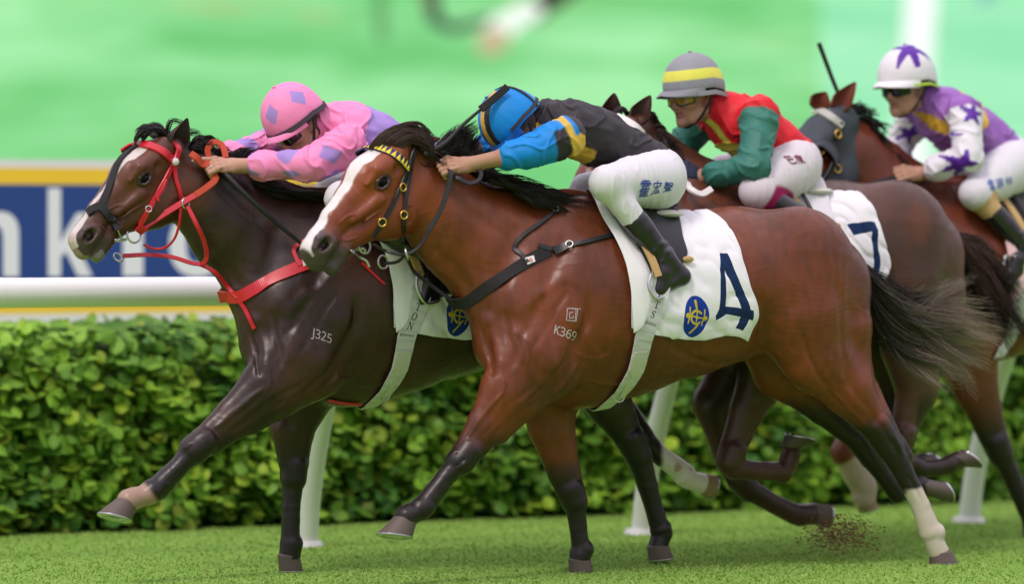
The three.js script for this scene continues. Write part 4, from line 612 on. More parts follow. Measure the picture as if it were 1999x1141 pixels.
// hand: x from wrist to knuckles, y out of the back of the hand, thumb on the side t = 1 or -1 of z
function handPrims(B, H, t, point) {
  const g = B.group({ M: H.inv.elements, k: 0.012, K: 0.018 });
  B.run(g, [[-0.05, 0, 0, 0.026], [0, 0, 0, 0.024]], { w: 1.1, k: 0.02 }); B.run(g, [[0.01, 0, 0, 0.02], [0.045, 0.001, 0, 0.021], [0.075, 0.001, 0, 0.018]], { w: 1.9, k: 0.015 });
  [0.031, 0.0105, -0.0105, -0.03].forEach((z, i) => {
    const L = [0.95, 1.06, 1.0, 0.82][i]; z *= t;
    if (point && i === 0) B.run(g, [[0.078, 0.004, z, 0.0112], [0.118, 0.003, z, 0.0098], [0.142, -0.002, z, 0.0088], [0.162, -0.006, z, 0.0076]], { k: 0.006 });
    else B.run(g, [[0.076, 0.006, z, 0.0118], [0.078 + 0.032 * L, -0.014, z, 0.0104], [0.088 + 0.004 * L, -0.014 - 0.027 * L, z, 0.0096], [0.066, -0.034 - 0.006 * L, z * 0.95, 0.0085]], { k: 0.005 });
    B.run(g, [[0.078, 0.011, z, 0.0085]], { k: 0.008 }); B.run(g, [[0.02, 0.012, z * 0.5, 0.004], [0.07, 0.016, z, 0.004]], { k: 0.01 });
  });
  B.run(g, [[0.015, -0.012, 0.026 * t, 0.017], [0.045, -0.026, 0.042 * t, 0.0125], [0.07, -0.042, 0.036 * t, 0.0105], [0.09, -0.047, 0.018 * t, 0.009]], { k: 0.008 });
}
function facePrims(B, H) {
  const g = B.group({ M: H.inv.elements, s: H.s, k: 0.025, K: 0.03 });
  B.run(g, [[-0.012, 0.035, 0, 0.088], [0.02, 0.02, 0, 0.078]], { w: 0.9 }); B.run(g, [[0.042, -0.01, 0, 0.056], [0.048, -0.055, 0, 0.046], [0.062, -0.088, 0, 0.028]], { w: 1.0 });
  B.run(g, [[0.092, 0.008, 0, 0.009], [0.108, -0.022, 0, 0.011], [0.106, -0.032, 0, 0.013]], { k: 0.014 }); B.run(g, [[0.083, -0.1, 0, 0.018]], { k: 0.02 });
  B.run(g, [[0.088, -0.056, -0.016, 0.0075], [0.096, -0.055, 0, 0.0085], [0.088, -0.056, 0.016, 0.0075]], { k: 0.008 }); B.run(g, [[0.086, -0.069, -0.013, 0.008], [0.093, -0.069, 0, 0.009], [0.086, -0.069, 0.013, 0.008]], { k: 0.008 });
  B.run(g, [[0.09, -0.0625, -0.022, 0.002], [0.1, -0.0622, 0, 0.0022], [0.09, -0.0625, 0.022, 0.002]], { sub: 1, k: 0.004 });
  for (const s of [1, -1]) {
    B.run(g, [[0.062, -0.02, 0.036 * s, 0.03]], { k: 0.02 }); B.run(g, [[0.01, -0.06, 0.056 * s, 0.022], [0.05, -0.09, 0.032 * s, 0.02]], { k: 0.02 }); B.run(g, [[0.102, -0.034, 0.012 * s, 0.008]], { k: 0.008 });
    B.run(g, [[0.088, 0.004, 0.034 * s, 0.012]], { sub: 1, k: 0.02 }); B.run(g, [[0.086, 0.022, 0.016 * s, 0.008], [0.072, 0.024, 0.046 * s, 0.008]], { k: 0.012 }); B.run(g, [[0.076, 0.003, 0.033 * s, 0.013]], { k: 0.004 });
    B.run(g, [[-0.012, 0.012, 0.083 * s, 0.012], [-0.008, -0.012, 0.085 * s, 0.012], [0.002, -0.034, 0.077 * s, 0.009]], { w: 0.5, k: 0.008 }); B.run(g, [[-0.002, -0.006, 0.094 * s, 0.009]], { sub: 1, k: 0.006 });
  }
}
// cap silk over the shell, down to the rim; colour by direction (u round, v up)
function capGeo(H, color, o = {}) {
  const nu = 150, nv = 64, pos = [], col = [], uv = [], idx = [], ax = o.ax ?? [0.138, 0.136, 0.118];
  for (let j = 0; j <= nv; j++) for (let i = 0; i <= nu; i++) {
    const u = i / nu * 2 * Math.PI, el = lerp(-0.1, Math.PI / 2, Math.pow(j / nv, 0.9)), c = Math.cos(el) * (el < 0 ? 1 - 0.04 * el * el * 30 : 1), x = Math.cos(u) * c, z = Math.sin(u) * c, y = Math.sin(el);
    const pk = 1 + 0.012 * fbm(x * 3 + (o.seed ?? 0), y * 2, z * 3) + 0.008 * Math.max(0, 0.4 - el) * Math.sin(u * 23 + 4 * noise(x * 2, y * 2, z * 2)) + 0.006 * sst(1.1, 1.5, el) * Math.sin(u * 8);
    const p = H.at(x * ax[0] * pk - 0.012, 0.046 + y * ax[1] * pk + (x < 0 ? x * 0.03 * (1 - y) : 0), z * ax[2] * pk); pos.push(p.x, p.y, p.z); col.push(...color(u > Math.PI ? u - 2 * Math.PI : u, el, x, y, z)); uv.push(i / nu * 0.7, j / nv * 0.3);
  }
  for (let j = 0; j < nv; j++) for (let i = 0; i < nu; i++) { const a = j * (nu + 1) + i; idx.push(a, a + nu + 1, a + 1, a + 1, a + nu + 1, a + nu + 2); }
  const g = new THREE.BufferGeometry(); g.setAttribute('position', new THREE.Float32BufferAttribute(pos, 3)); g.setAttribute('color', new THREE.Float32BufferAttribute(col, 3)); g.setAttribute('uv', new THREE.Float32BufferAttribute(uv, 2)); g.setIndex(idx); g.computeVertexNormals(); return g;
}
const capRim = (H, a0, a1, n, r, y, k = 1) => { const P = []; for (let i = 0; i <= n; i++) { const a = lerp(a0, a1, i / n), x = Math.cos(a), z = Math.sin(a); P.push(H.at(x * 0.138 * r * k - 0.012, y + (x < 0 ? x * 0.03 : 0), z * 0.118 * r)); } return P; };
function peakGeo(H, len) { const P = []; for (let j = 0; j <= 6; j++) { const row = []; for (let i = 0; i <= 24; i++) { const a = lerp(-1.25, 1.25, i / 24), t = j / 6, ext = len * t * Math.pow(Math.cos(a * 1.2), 0.8), x = Math.cos(a), z = Math.sin(a); row.push(H.at(x * 0.136 - 0.012 + ext * (0.55 + 0.45 * x), 0.037 - 0.016 * t * t - 0.02 * Math.abs(z) * t, z * (0.116 + 0.1 * ext))); } P.push(row); } return sheet(P, 0.004); }
function gogglesGeo(H, lens) { const P = [], wid = 1.12; for (let j = 0; j <= 8; j++) { const row = [], v = j / 8; for (let i = 0; i <= 30; i++) { const a = lerp(-wid, wid, i / 30), nose = Math.exp(-a * a * 22), hh = lerp(0.037, 0.022, Math.abs(a) / wid), y = 0.006 + (0.5 - v) * 2 * hh + (v > 0.5 ? nose * 0.02 * (v - 0.5) * 2 : 0), R = lens ? 1 : 1; row.push(H.at(0.034 + Math.cos(a) * 0.08 * R - 0.01 * Math.abs(v - 0.5), y - 0.004, Math.sin(a) * 0.082 * R)); } P.push(row); } return P; }
/* joints are given where the photograph shows them; layers: skin under everything, then breeches, jacket, boots, cap */
function makeJockey(S) {
  const { fr } = S, t = thing('person', fr, S.label, 'person'), sc = fr.sc, T = (q) => { const v = fr.at(q[0], q[1], q[2]); return [v.x, v.y, v.z, q[3] / sc]; }, P = (q) => fr.at(q[0], q[1], q[2]);
  const J = S.j, H = basis(P(J.head), V(...S.face), V(...(S.up ?? [0, 1, 0])), S.headScale ?? 1), skin = new Body(), shirt = new Body(), pants = new Body(); let boots;
  // skin
  { let g = skin.group({ k: 0.04 }); for (const q of [J.torso]) skin.run(g, q.map((a) => T([a[0], a[1], a[2], a[3] * 0.86])), { w: 1.2 });
    facePrims(skin, H); g = skin.group({ k: 0.02, K: 0.03 }); const n0 = H.at(-0.02, -0.05, 0), n1 = P(J.neck); skin.run(g, [[n0.x, n0.y, n0.z, 0.052], [n1.x, n1.y, n1.z, 0.06]]);
    for (const arm of [J.armN, J.armF]) { g = skin.group({ k: 0.015, K: 0.02 }); const [a, b, c] = arm.map(P); skin.run(g, [[a.x, a.y, a.z, 0.05], [b.x, b.y, b.z, 0.038], [c.x, c.y, c.z, 0.027]], { k: 0.02 }); const m = b.clone().lerp(c, 0.3); skin.run(g, [[m.x, m.y, m.z, 0.041]], { k: 0.03 }); }
    for (const leg of [J.legN, J.legF]) { g = skin.group({ k: 0.02, K: 0.02 }); const q = leg.map(P); skin.run(g, [[q[0].x, q[0].y, q[0].z, 0.07], [q[1].x, q[1].y, q[1].z, 0.05], [q[2].x, q[2].y, q[2].z, 0.034]]); skin.run(g, [[q[2].x, q[2].y, q[2].z, 0.03], [q[3].x, q[3].y, q[3].z, 0.022]]); } }
  const hands = S.hands.map((h) => { const A = P(J[h.arm][1]), W = P(J[h.arm][2]), X = h.dir ? V(...h.dir) : W.clone().sub(A), Hh = basis(W, X, V(...h.back)); handPrims(skin, Hh, h.t, h.point); return { ...h, H: Hh, W }; });
  const inBox = (b, x, y, z) => x > b.min.x && x < b.max.x && y > b.min.y && y < b.max.y && z > b.min.z && z < b.max.z, fine = [{ c: H.at(0.02, -0.03, 0), r: 0.15 * H.s, cell: S.faceCell ?? 0.004 }, ...hands.map((h) => ({ c: h.H.at(0.06, -0.01, 0), r: 0.115, cell: S.handCell ?? 0.0032 }))].map(({ c, r, cell }) => ({ box: new THREE.Box3(c.clone().addScalar(-r), c.clone().addScalar(r)), cell }));
  const skinCol = (x, y, z) => { const h = H.to(V(x, y, z)), f = noise(x * 18, y * 18, z * 18); let c = mix3(S.skin, S.skin2, clamp(0.5 + f * 0.7, 0, 1)); if (h.x > -0.2 && h.x < 0.2 && Math.abs(h.y) < 0.2) { if (h.x > 0.078 && Math.abs(h.z) < 0.026 && h.y < -0.048 && h.y > -0.078) c = mix3(c, [0.3, 0.11, 0.09], 0.6); if (h.y > 0.015 && h.y < 0.034 && h.x > 0.06) c = mix3(c, [0.06, 0.035, 0.025], 0.7 * sst(0.006, 0.0, Math.abs(h.y - 0.024 - 0.06 * (0.04 - Math.abs(h.z)) * (Math.abs(h.z) - 0.012) * 10))); if (h.x < 0.0 && h.y > 0.0 - h.x * 0.3 || (h.x < -0.03 && h.y > -0.08)) c = mix3(c, [0.025, 0.018, 0.014], 0.9); } return c; };
  const parts = [skin.build(S.cell ?? 0.01, skinCol, { keep: (x, y, z) => !fine.some((f) => inBox(f.box, x, y, z)) })];
  for (const f of fine) parts.push(skin.build(f.cell, skinCol, { box: f.box.clone().expandByScalar(0.02), keep: (x, y, z) => inBox(f.box.clone().expandByScalar(0.004), x, y, z) }));
  const bodyMesh = mesh('body', mergeGeometries(parts), skinMat, t);
  for (const h of hands) if (h.ring) { const p = h.H.at(0.096, -0.004, h.ring * h.t), r = new THREE.TorusGeometry(0.0115, 0.0022, 8, 24), q = new THREE.Quaternion().setFromUnitVectors(V(0, 0, 1), h.H.at(0.11, -0.014, 0).sub(h.H.at(0.076, 0.006, 0)).normalize()); r.applyQuaternion(q); r.translate(p.x, p.y, p.z); mesh('ring', r, steel, t); }
  for (const h of hands) if (h.glove) { const gl = new Body(); handPrims(gl, basis(h.W, V(...(h.dir ?? [0, 0, 0])).lengthSq() ? V(...h.dir) : h.W.clone().sub(P(J[h.arm][1])), V(...h.back)), h.t); gl.groups[0].disp = () => -0.0022; mesh('glove', gl.build(0.0045, null), std({ color: h.glove, roughness: 0.7 }), t); }
  // jacket
  { let g = shirt.group({ k: 0.05 }); { const q = J.torso, a = q[q.length - 2], b = q[q.length - 1], e = a.map((v, i) => lerp(v, b[i], S.hem ?? 0.62)); e[3] *= 0.97; shirt.run(g, [...q.slice(0, -1), e].map(T), { w: 1.18, k: 0.06 }); } const n1 = P(J.neck), n2 = n1.clone().lerp(H.at(-0.02, -0.05, 0), 0.45); shirt.run(g, [[n1.x, n1.y, n1.z, 0.075], [n2.x, n2.y, n2.z, 0.064]], { k: 0.05 });
    const arms = [[J.armN, J.cuffN], [J.armF, J.cuffF]].map(([arm, cf]) => { const [a, b, c] = arm.map(P), e = b.clone().lerp(c, cf ?? 0.55), gg = shirt.group({ k: 0.03, K: 0.05 }); shirt.run(gg, [[a.x, a.y, a.z, (S.armR?.[0] ?? 0.075)], [b.x, b.y, b.z, (S.armR?.[1] ?? 0.06)], [e.x, e.y, e.z, (S.armR?.[2] ?? 0.042)]], { k: 0.03 }); const e2 = b.clone().lerp(c, (cf ?? 0.55) - 0.08); shirt.run(gg, [[e2.x, e2.y, e2.z, (S.armR?.[1] ?? 0.06) * 0.84]], { k: 0.03 }); return [a, b, e]; });
    const segT = (p, [a, b, e]) => { let best = 9, s = 0; [[a, b, 0], [b, e, 1]].forEach(([u, v, o]) => { const d = v.clone().sub(u), q = clamp(p.clone().sub(u).dot(d) / d.lengthSq(), 0, 1), l = u.clone().addScaledVector(d, q).distanceTo(p); if (l < best) { best = l; s = o + q; } }); return [best, s]; };
    const axis = arms.map(([a, b]) => b.clone().sub(a).normalize()), ta = P(J.torso[0]), tb = P(J.torso[J.torso.length - 1]), tdir = tb.clone().sub(ta);
    shirt.disp = (x, y, z) => { const q = noise(x * 5 + 3, y * 5, z * 5), f = noise(x * 13 + q * 2.2, y * 13 + q * 2, z * 10), r = 1 - Math.abs(noise(x * 10 + q * 1.8, y * 16 - q * 2.4, z * 9 + 4)) * 3.2; return f * 0.0055 * (S.fold ?? 1) - (r > 0 ? r * r * 0.0082 * (S.fold ?? 1) : 0) + noise(x * 33, y * 33, z * 33) * 0.0013; };
    mesh('jacket', shirt.build(S.clothCell ?? 0.007, (x, y, z, n) => { const p = V(x, y, z), an = segT(p, arms[0]), af = segT(p, arms[1]); return S.silks({ p, n, s: clamp(p.clone().sub(ta).dot(tdir) / tdir.lengthSq(), -0.5, 1.5), near: an, far: af, ta, tdir, arms }); }), silk, t);
    for (const [a, b, e] of arms) { const d = e.clone().sub(b).normalize(), ring = new THREE.TorusGeometry((S.armR?.[2] ?? 0.042) - 0.006, 0.009, 10, 40), p = ring.attributes.position; for (let i = 0; i < p.count; i++) { const an = Math.atan2(p.getY(i), p.getX(i)), k = 1 + 0.035 * Math.sin(an * 19); p.setXY(i, p.getX(i) * k, p.getY(i) * k); } ring.computeVertexNormals(); ring.applyQuaternion(new THREE.Quaternion().setFromUnitVectors(V(0, 0, 1), d)); ring.translate(e.x, e.y, e.z); const c = S.silks({ p: e, n: d, s: 0.2, near: [a === arms[0][0] ? 0 : 9, 1.9], far: [a === arms[1][0] ? 0 : 9, 1.9], cuff: true, ta, tdir, arms }); mesh('cuff', ring, std({ color: new THREE.Color(...c), roughness: 0.6 }), t); } }
  // breeches and boots
  { for (const [leg, bt, side] of [[J.legN, S.bootN, 1], [J.legF, S.bootF, -1]]) { boots = new Body(); const q = leg.map(P), g = pants.group({ k: 0.05, K: 0.06 }), mid = q[0].clone().lerp(q[1], 0.5), calf = q[1].clone().lerp(q[2], S.calf ?? 0.42);
      pants.run(g, [[q[0].x, q[0].y, q[0].z, S.thigh?.[0] ?? 0.125], [mid.x, mid.y, mid.z, S.thigh?.[1] ?? 0.098], [q[1].x, q[1].y, q[1].z, S.thigh?.[2] ?? 0.068]], { k: 0.05 }); pants.run(g, [[q[1].x, q[1].y, q[1].z, 0.06], [calf.x, calf.y, calf.z, 0.049]], { k: 0.03 });
      const b = boots.group({ k: 0.02, K: 0.01 }), top = q[1].clone().lerp(q[2], (S.calf ?? 0.42) - 0.01), bel = q[1].clone().lerp(q[2], 0.62), toe = q[3], heel = q[4];
      boots.run(b, [[top.x, top.y, top.z, 0.055], [bel.x, bel.y, bel.z, 0.053], [q[2].x, q[2].y, q[2].z, 0.044]], { k: 0.02 }); boots.run(b, [[q[2].x, q[2].y, q[2].z, 0.045], [heel.x, heel.y, heel.z, 0.036]], { k: 0.02 });
      const ins = q[2].clone().lerp(toe, 0.5); boots.run(b, [[ins.x, ins.y, ins.z, 0.046], [toe.x, toe.y, toe.z, 0.033]], { k: 0.03 }); boots.run(b, [[heel.x, heel.y, heel.z, 0.035], [toe.x, toe.y, toe.z, 0.031]], { k: 0.02 });
      for (const f of [0.86, 0.97]) { const c = q[1].clone().lerp(q[2], f), d = q[2].clone().sub(q[1]).normalize(), u = d.clone().cross(V(0, 0, 1)).normalize(), w = d.clone().cross(u); for (let i = 0; i < 7; i++) { const a = i / 7 * 6.283, a2 = (i + 1) / 7 * 6.283, R = 0.04, pp = (an) => c.clone().addScaledVector(u, Math.cos(an) * R).addScaledVector(w, Math.sin(an) * R).addScaledVector(d, 0.012 * Math.sin(an * 2 + f * 9)); const A = pp(a), Bp = pp(a2); boots.run(b, [[A.x, A.y, A.z, 0.011], [Bp.x, Bp.y, Bp.z, 0.011]], { k: 0.01 }); } }
      boots.disp = (x, y, z) => noise(x * 9, y * 9, z * 9) * 0.0006; mesh('boot', boots.build(S.bootCell ?? 0.006, (x, y, z) => S.bootCol ? S.bootCol() : [0.012, 0.012, 0.014]), patent, t); }
    const hip = J.torso[J.torso.length - 1], g = pants.group({ k: 0.05, K: 0.06 }); pants.run(g, [T([hip[0], hip[1], hip[2], hip[3] * 0.98])], { w: 1.15 });
    pants.disp = (x, y, z) => { const q = noise(x * 6, y * 6, z * 6), r = 1 - Math.abs(noise(x * 22 + q, y * 5 + q * 2, z * 7)) * 4; return noise(x * 7, y * 6, z * 7) * 0.002 - (r > 0 ? r * r * 0.0022 : 0); };
    mesh('breeches', pants.build(S.clothCell ?? 0.007, (x, y, z) => S.pantsCol ? S.pantsCol(V(x, y, z), J.legN.map(P)) : [0.72, 0.72, 0.75]), cotton, t); }
  // cap, peak, band, goggles
  const cap = mesh('cap', capGeo(H, S.cap, { seed: S.seed ?? 0 }), silk, t), liner = new THREE.SphereGeometry(1, 32, 16, 0, 6.284, 0, 1.7); { const p = liner.attributes.position; for (let i = 0; i < p.count; i++) { const q = H.at(p.getX(i) * 0.126 - 0.012, 0.044 + p.getY(i) * 0.122, p.getZ(i) * 0.108); p.setXYZ(i, q.x, q.y, q.z); } liner.computeVertexNormals(); } mesh('helmet_shell', liner, elastic, t);
  if (S.peak) mesh('peak', peakGeo(H, S.peak.len ?? 0.055), std({ color: S.peak.color, roughness: 0.5, side: THREE.DoubleSide }), cap);
  { const b = new THREE.SphereGeometry(0.009, 12, 8), p = H.at(-0.012, 0.184, 0); b.scale(1, 0.6, 1); b.translate(p.x, p.y, p.z); mesh('button', b, std({ color: S.button, roughness: 0.6 }), cap); }
  for (const bd of S.bands ?? []) { const P2 = bd.pts ? bd.pts.map(([u, el]) => H.at(Math.cos(u) * Math.cos(el) * 0.1415 - 0.012, 0.046 + Math.sin(el) * 0.1395 + (Math.cos(u) < 0 ? Math.cos(u) * Math.cos(el) * 0.03 * (1 - Math.sin(el)) : 0), Math.sin(u) * Math.cos(el) * 0.1215)) : capRim(H, bd.a0 ?? -Math.PI, bd.a1 ?? Math.PI, 40, bd.r ?? 1.012, bd.y); const c0 = H.at(-0.012, 0.0, 0); mesh('band', strap(P2, (p) => p.clone().sub(c0), bd.w, 0.003, 60), std({ color: bd.color, roughness: 0.7 }), cap); }
  if (S.goggles) { const G = gogglesGeo(H, true), c0 = H.at(0.03, 0, 0), g = new THREE.Group(); const fr0 = mesh('goggles', sheet(G, 0.002, (p) => p.clone().sub(c0).normalize()), S.goggles.mat, t); const rim = [...G[0], ...G.slice(1).map((r) => r[r.length - 1]), ...[...G[G.length - 1]].reverse(), ...G.slice(1, -1).reverse().map((r) => r[0])]; mesh('goggle_frame', cord([...rim, rim[0]], 0.0042, 6, 150), std({ color: S.goggles.frame ?? 0x151416, roughness: 0.45 }), fr0);
    for (const s of [1, -1]) mesh('goggle_strap', strap([H.at(0.066, 0.008, 0.069 * s), H.at(0.03, 0.014, 0.1 * s), H.at(-0.03, 0.024, 0.108 * s), H.at(-0.09, 0.03, 0.085 * s)], (p) => p.clone().sub(c0), 0.016, 0.003, 24), elastic, fr0);
    if (S.goggles.vent) for (const s of [1, -1]) { const v = new THREE.CylinderGeometry(0.0125, 0.0125, 0.006, 20), p = H.at(0.072, 0.006, 0.072 * s); v.applyQuaternion(new THREE.Quaternion().setFromUnitVectors(V(0, 1, 0), H.at(0.5, 0, s).sub(H.at(0, 0, 0)).normalize())); v.translate(p.x, p.y, p.z); mesh('vent', v, std({ color: 0xb89a78, roughness: 0.7 }), fr0); } }
  for (const s of [1, -1]) mesh('chin_strap', strap([H.at(-0.03, 0.02, 0.1 * s), H.at(0.0, -0.03, 0.088 * s), H.at(0.03, -0.085, 0.062 * s), H.at(0.055, -0.118, 0.02 * s), H.at(0.06, -0.121, 0)], (p) => p.clone().sub(H.at(0.01, -0.02, 0)), 0.014, 0.003, 24), elastic, cap);
  return { t, H, hands, pants, shirt, fr, P };
}
// printed patch wrapped on a solid: corners by px, picture with clear ground
function decal(fr, B, parent, name, quad, tex, n, o = {}) {
  // the print is laid out in metres along the cloth or skin, walking out from its middle
  const [a, b, c, d] = quad, mx = (a[0] + b[0] + c[0] + d[0]) / 4, my = (a[1] + b[1] + c[1] + d[1]) / 4, C0 = B.cast(fr.cam, fr.ray(mx, my), 0, fr.cam.length() - 3), z0 = C0.z, at = (q) => fr.at(q[0], q[1], z0), e1 = at(b).sub(at(a)).add(at(c).sub(at(d))).multiplyScalar(0.5), e2 = at(d).sub(at(a)).add(at(c).sub(at(b))).multiplyScalar(0.5), Wd = e1.length() * (o.wide ?? 1), Hd = e2.length();
  const walk = (p, dir, dist, k) => { p = p.clone(); dir = dir.clone(); const out = [p.clone()], st = dist / k; for (let i = 0; i < k; i++) { const N = B.normal(p, 0.012); dir.addScaledVector(N, -dir.dot(N)).normalize(); p = B.snap(p.clone().addScaledVector(dir, st), 0, 2); out.push(p.clone()); } return out; };
  const hv = n[1] / 2, hu = n[0] / 2, up = walk(C0, e2.clone().negate(), Hd / 2, hv), dn = walk(C0, e2, Hd / 2, hv), cols = [...up.slice(1).reverse(), ...dn], P = cols.map((q) => { const l = walk(q, e1.clone().negate(), Wd / 2, hu), r = walk(q, e1, Wd / 2, hu); return [...l.slice(1).reverse(), ...r]; });
  const pos = [], uv = [], idx = [], nor = [], w = n[0] + 1; P.forEach((r, j) => r.forEach((p, i) => { const q = p ?? V(0, 0, 0), N = B.normal(q, 0.01); q.addScaledVector(N, o.lift ?? 0.0018); pos.push(q.x, q.y, q.z); nor.push(N.x, N.y, N.z); uv.push(i / n[0], 1 - j / n[1]); }));
  for (let j = 0; j < n[1]; j++) for (let i = 0; i < n[0]; i++) if (P[j][i] && P[j][i + 1] && P[j + 1][i] && P[j + 1][i + 1]) { const k = j * w + i; idx.push(k, k + w, k + 1, k + 1, k + w, k + w + 1); }
  const g = new THREE.BufferGeometry(); g.setAttribute('position', new THREE.Float32BufferAttribute(pos, 3)); g.setAttribute('normal', new THREE.Float32BufferAttribute(nor, 3)); g.setAttribute('uv', new THREE.Float32BufferAttribute(uv, 2)); g.setIndex(idx);
  return mesh(name, g, std({ color: o.color ?? 0x223a8a, alphaMap: tex, transparent: true, roughness: o.rough ?? 0.8 }), parent);
}
const writing = (w, h, draw) => canvasTex(w, h, (c) => { c.fillStyle = '#000'; c.fillRect(0, 0, w, h); c.fillStyle = c.strokeStyle = '#fff'; draw(c, w, h); }, false);

const STROKES = {
  '霍': '2,.6 8,.6|1,3 1,1.8 9.2,1.8 8.8,3|5,.6 5,4|2.5,2.6 3.8,2.8|2.3,3.6 3.7,3.8|6.2,2.6 7.5,2.6|6.2,3.6 7.6,3.7|3.2,4.2 1.2,6.6|2.6,5.4 2.6,10|5.2,4.2 5.8,5|2.6,5.4 8.8,5.2|2.8,6.8 8,6.7|2.8,8.2 8,8.1|2.6,9.8 9.2,9.6|5.6,5.2 5.6,9.7',
  '宏': '5,0 5.3,1.2|.8,3.2 1.2,1.8 9.2,1.6 8.2,3.2|1.8,4.4 8.4,4|4.6,3 3.6,6 1,9.6|6.2,5 4.2,9.2 8.2,8.6|7,7 8.8,9.8',
  '聲': '1,1 4.8,1|3,0 3,2.2|1.4,2.2 4.6,2.2|1.4,3 4.6,3 4.6,4.6 1.4,4.6|1.4,3 1.2,5.4|3,3 3,4.6|5.6,2.4 6,.6 8.2,.6 8.4,2.2 9.2,2.2|5.6,3 8.6,3 5.4,5.4|6.2,3.6 9,5.4|1.4,6 8.8,5.9|3.2,6 3.2,9.4|6.8,6 6.8,10|3.2,7.2 6.8,7.2|3.2,8.3 6.8,8.3|1.2,9.5 9,9.1',
  '明': '1,1.5 4,1.5 4,8.5 1,8.5 1,1.5|1,5 4,5|5.6,1 9,1 9,9 8,8.6|5.6,1 5.4,6 4.6,9.6|5.6,3.6 9,3.6|5.5,6.2 9,6.2',
  '巴': '1.5,1 8.5,1 8.5,5 1.5,5|1.5,1 1.5,9 9,9 9,7.5|5,1 5,5', '度': '5,0 5,1|1.2,1.4 9,1.4|1.6,1.4 .6,9.6|2.6,3.4 8.6,3.4|4,2.4 4,5 7,5 7,2.4|3,6.2 8,6.2 3.4,9.6|4,7 9,9.6',
  '韋': '3,1 8,1 8,2.6|5,0 4.6,2.6|1,2.8 9,2.8|2.6,4 7.4,4 7.4,5.8 2.6,5.8 2.6,4|2,7 8,7|3,7 2,8.4 9,8.4|6,6 6,10', '給': '3,.5 1.4,3 3.4,3 1.2,5.6 4.2,5.2|2.6,5.6 2.6,9.6|4.8,3.6 6.8,.6 9.4,3.4|5.8,4 8.2,4|5.4,5.8 8.8,5.8 8.6,9 5.4,9 5.4,5.8',
};
function brush(c, ch, x, y, s, w) { c.lineWidth = w; c.lineCap = c.lineJoin = 'round'; for (const st of STROKES[ch].split('|')) { c.beginPath(); st.split(' ').forEach((q, i) => { const [a, b] = q.split(',').map(Number); i ? c.lineTo(x + a * s / 10, y + b * s / 10) : c.moveTo(x + a * s / 10, y + b * s / 10); }); c.stroke(); } }

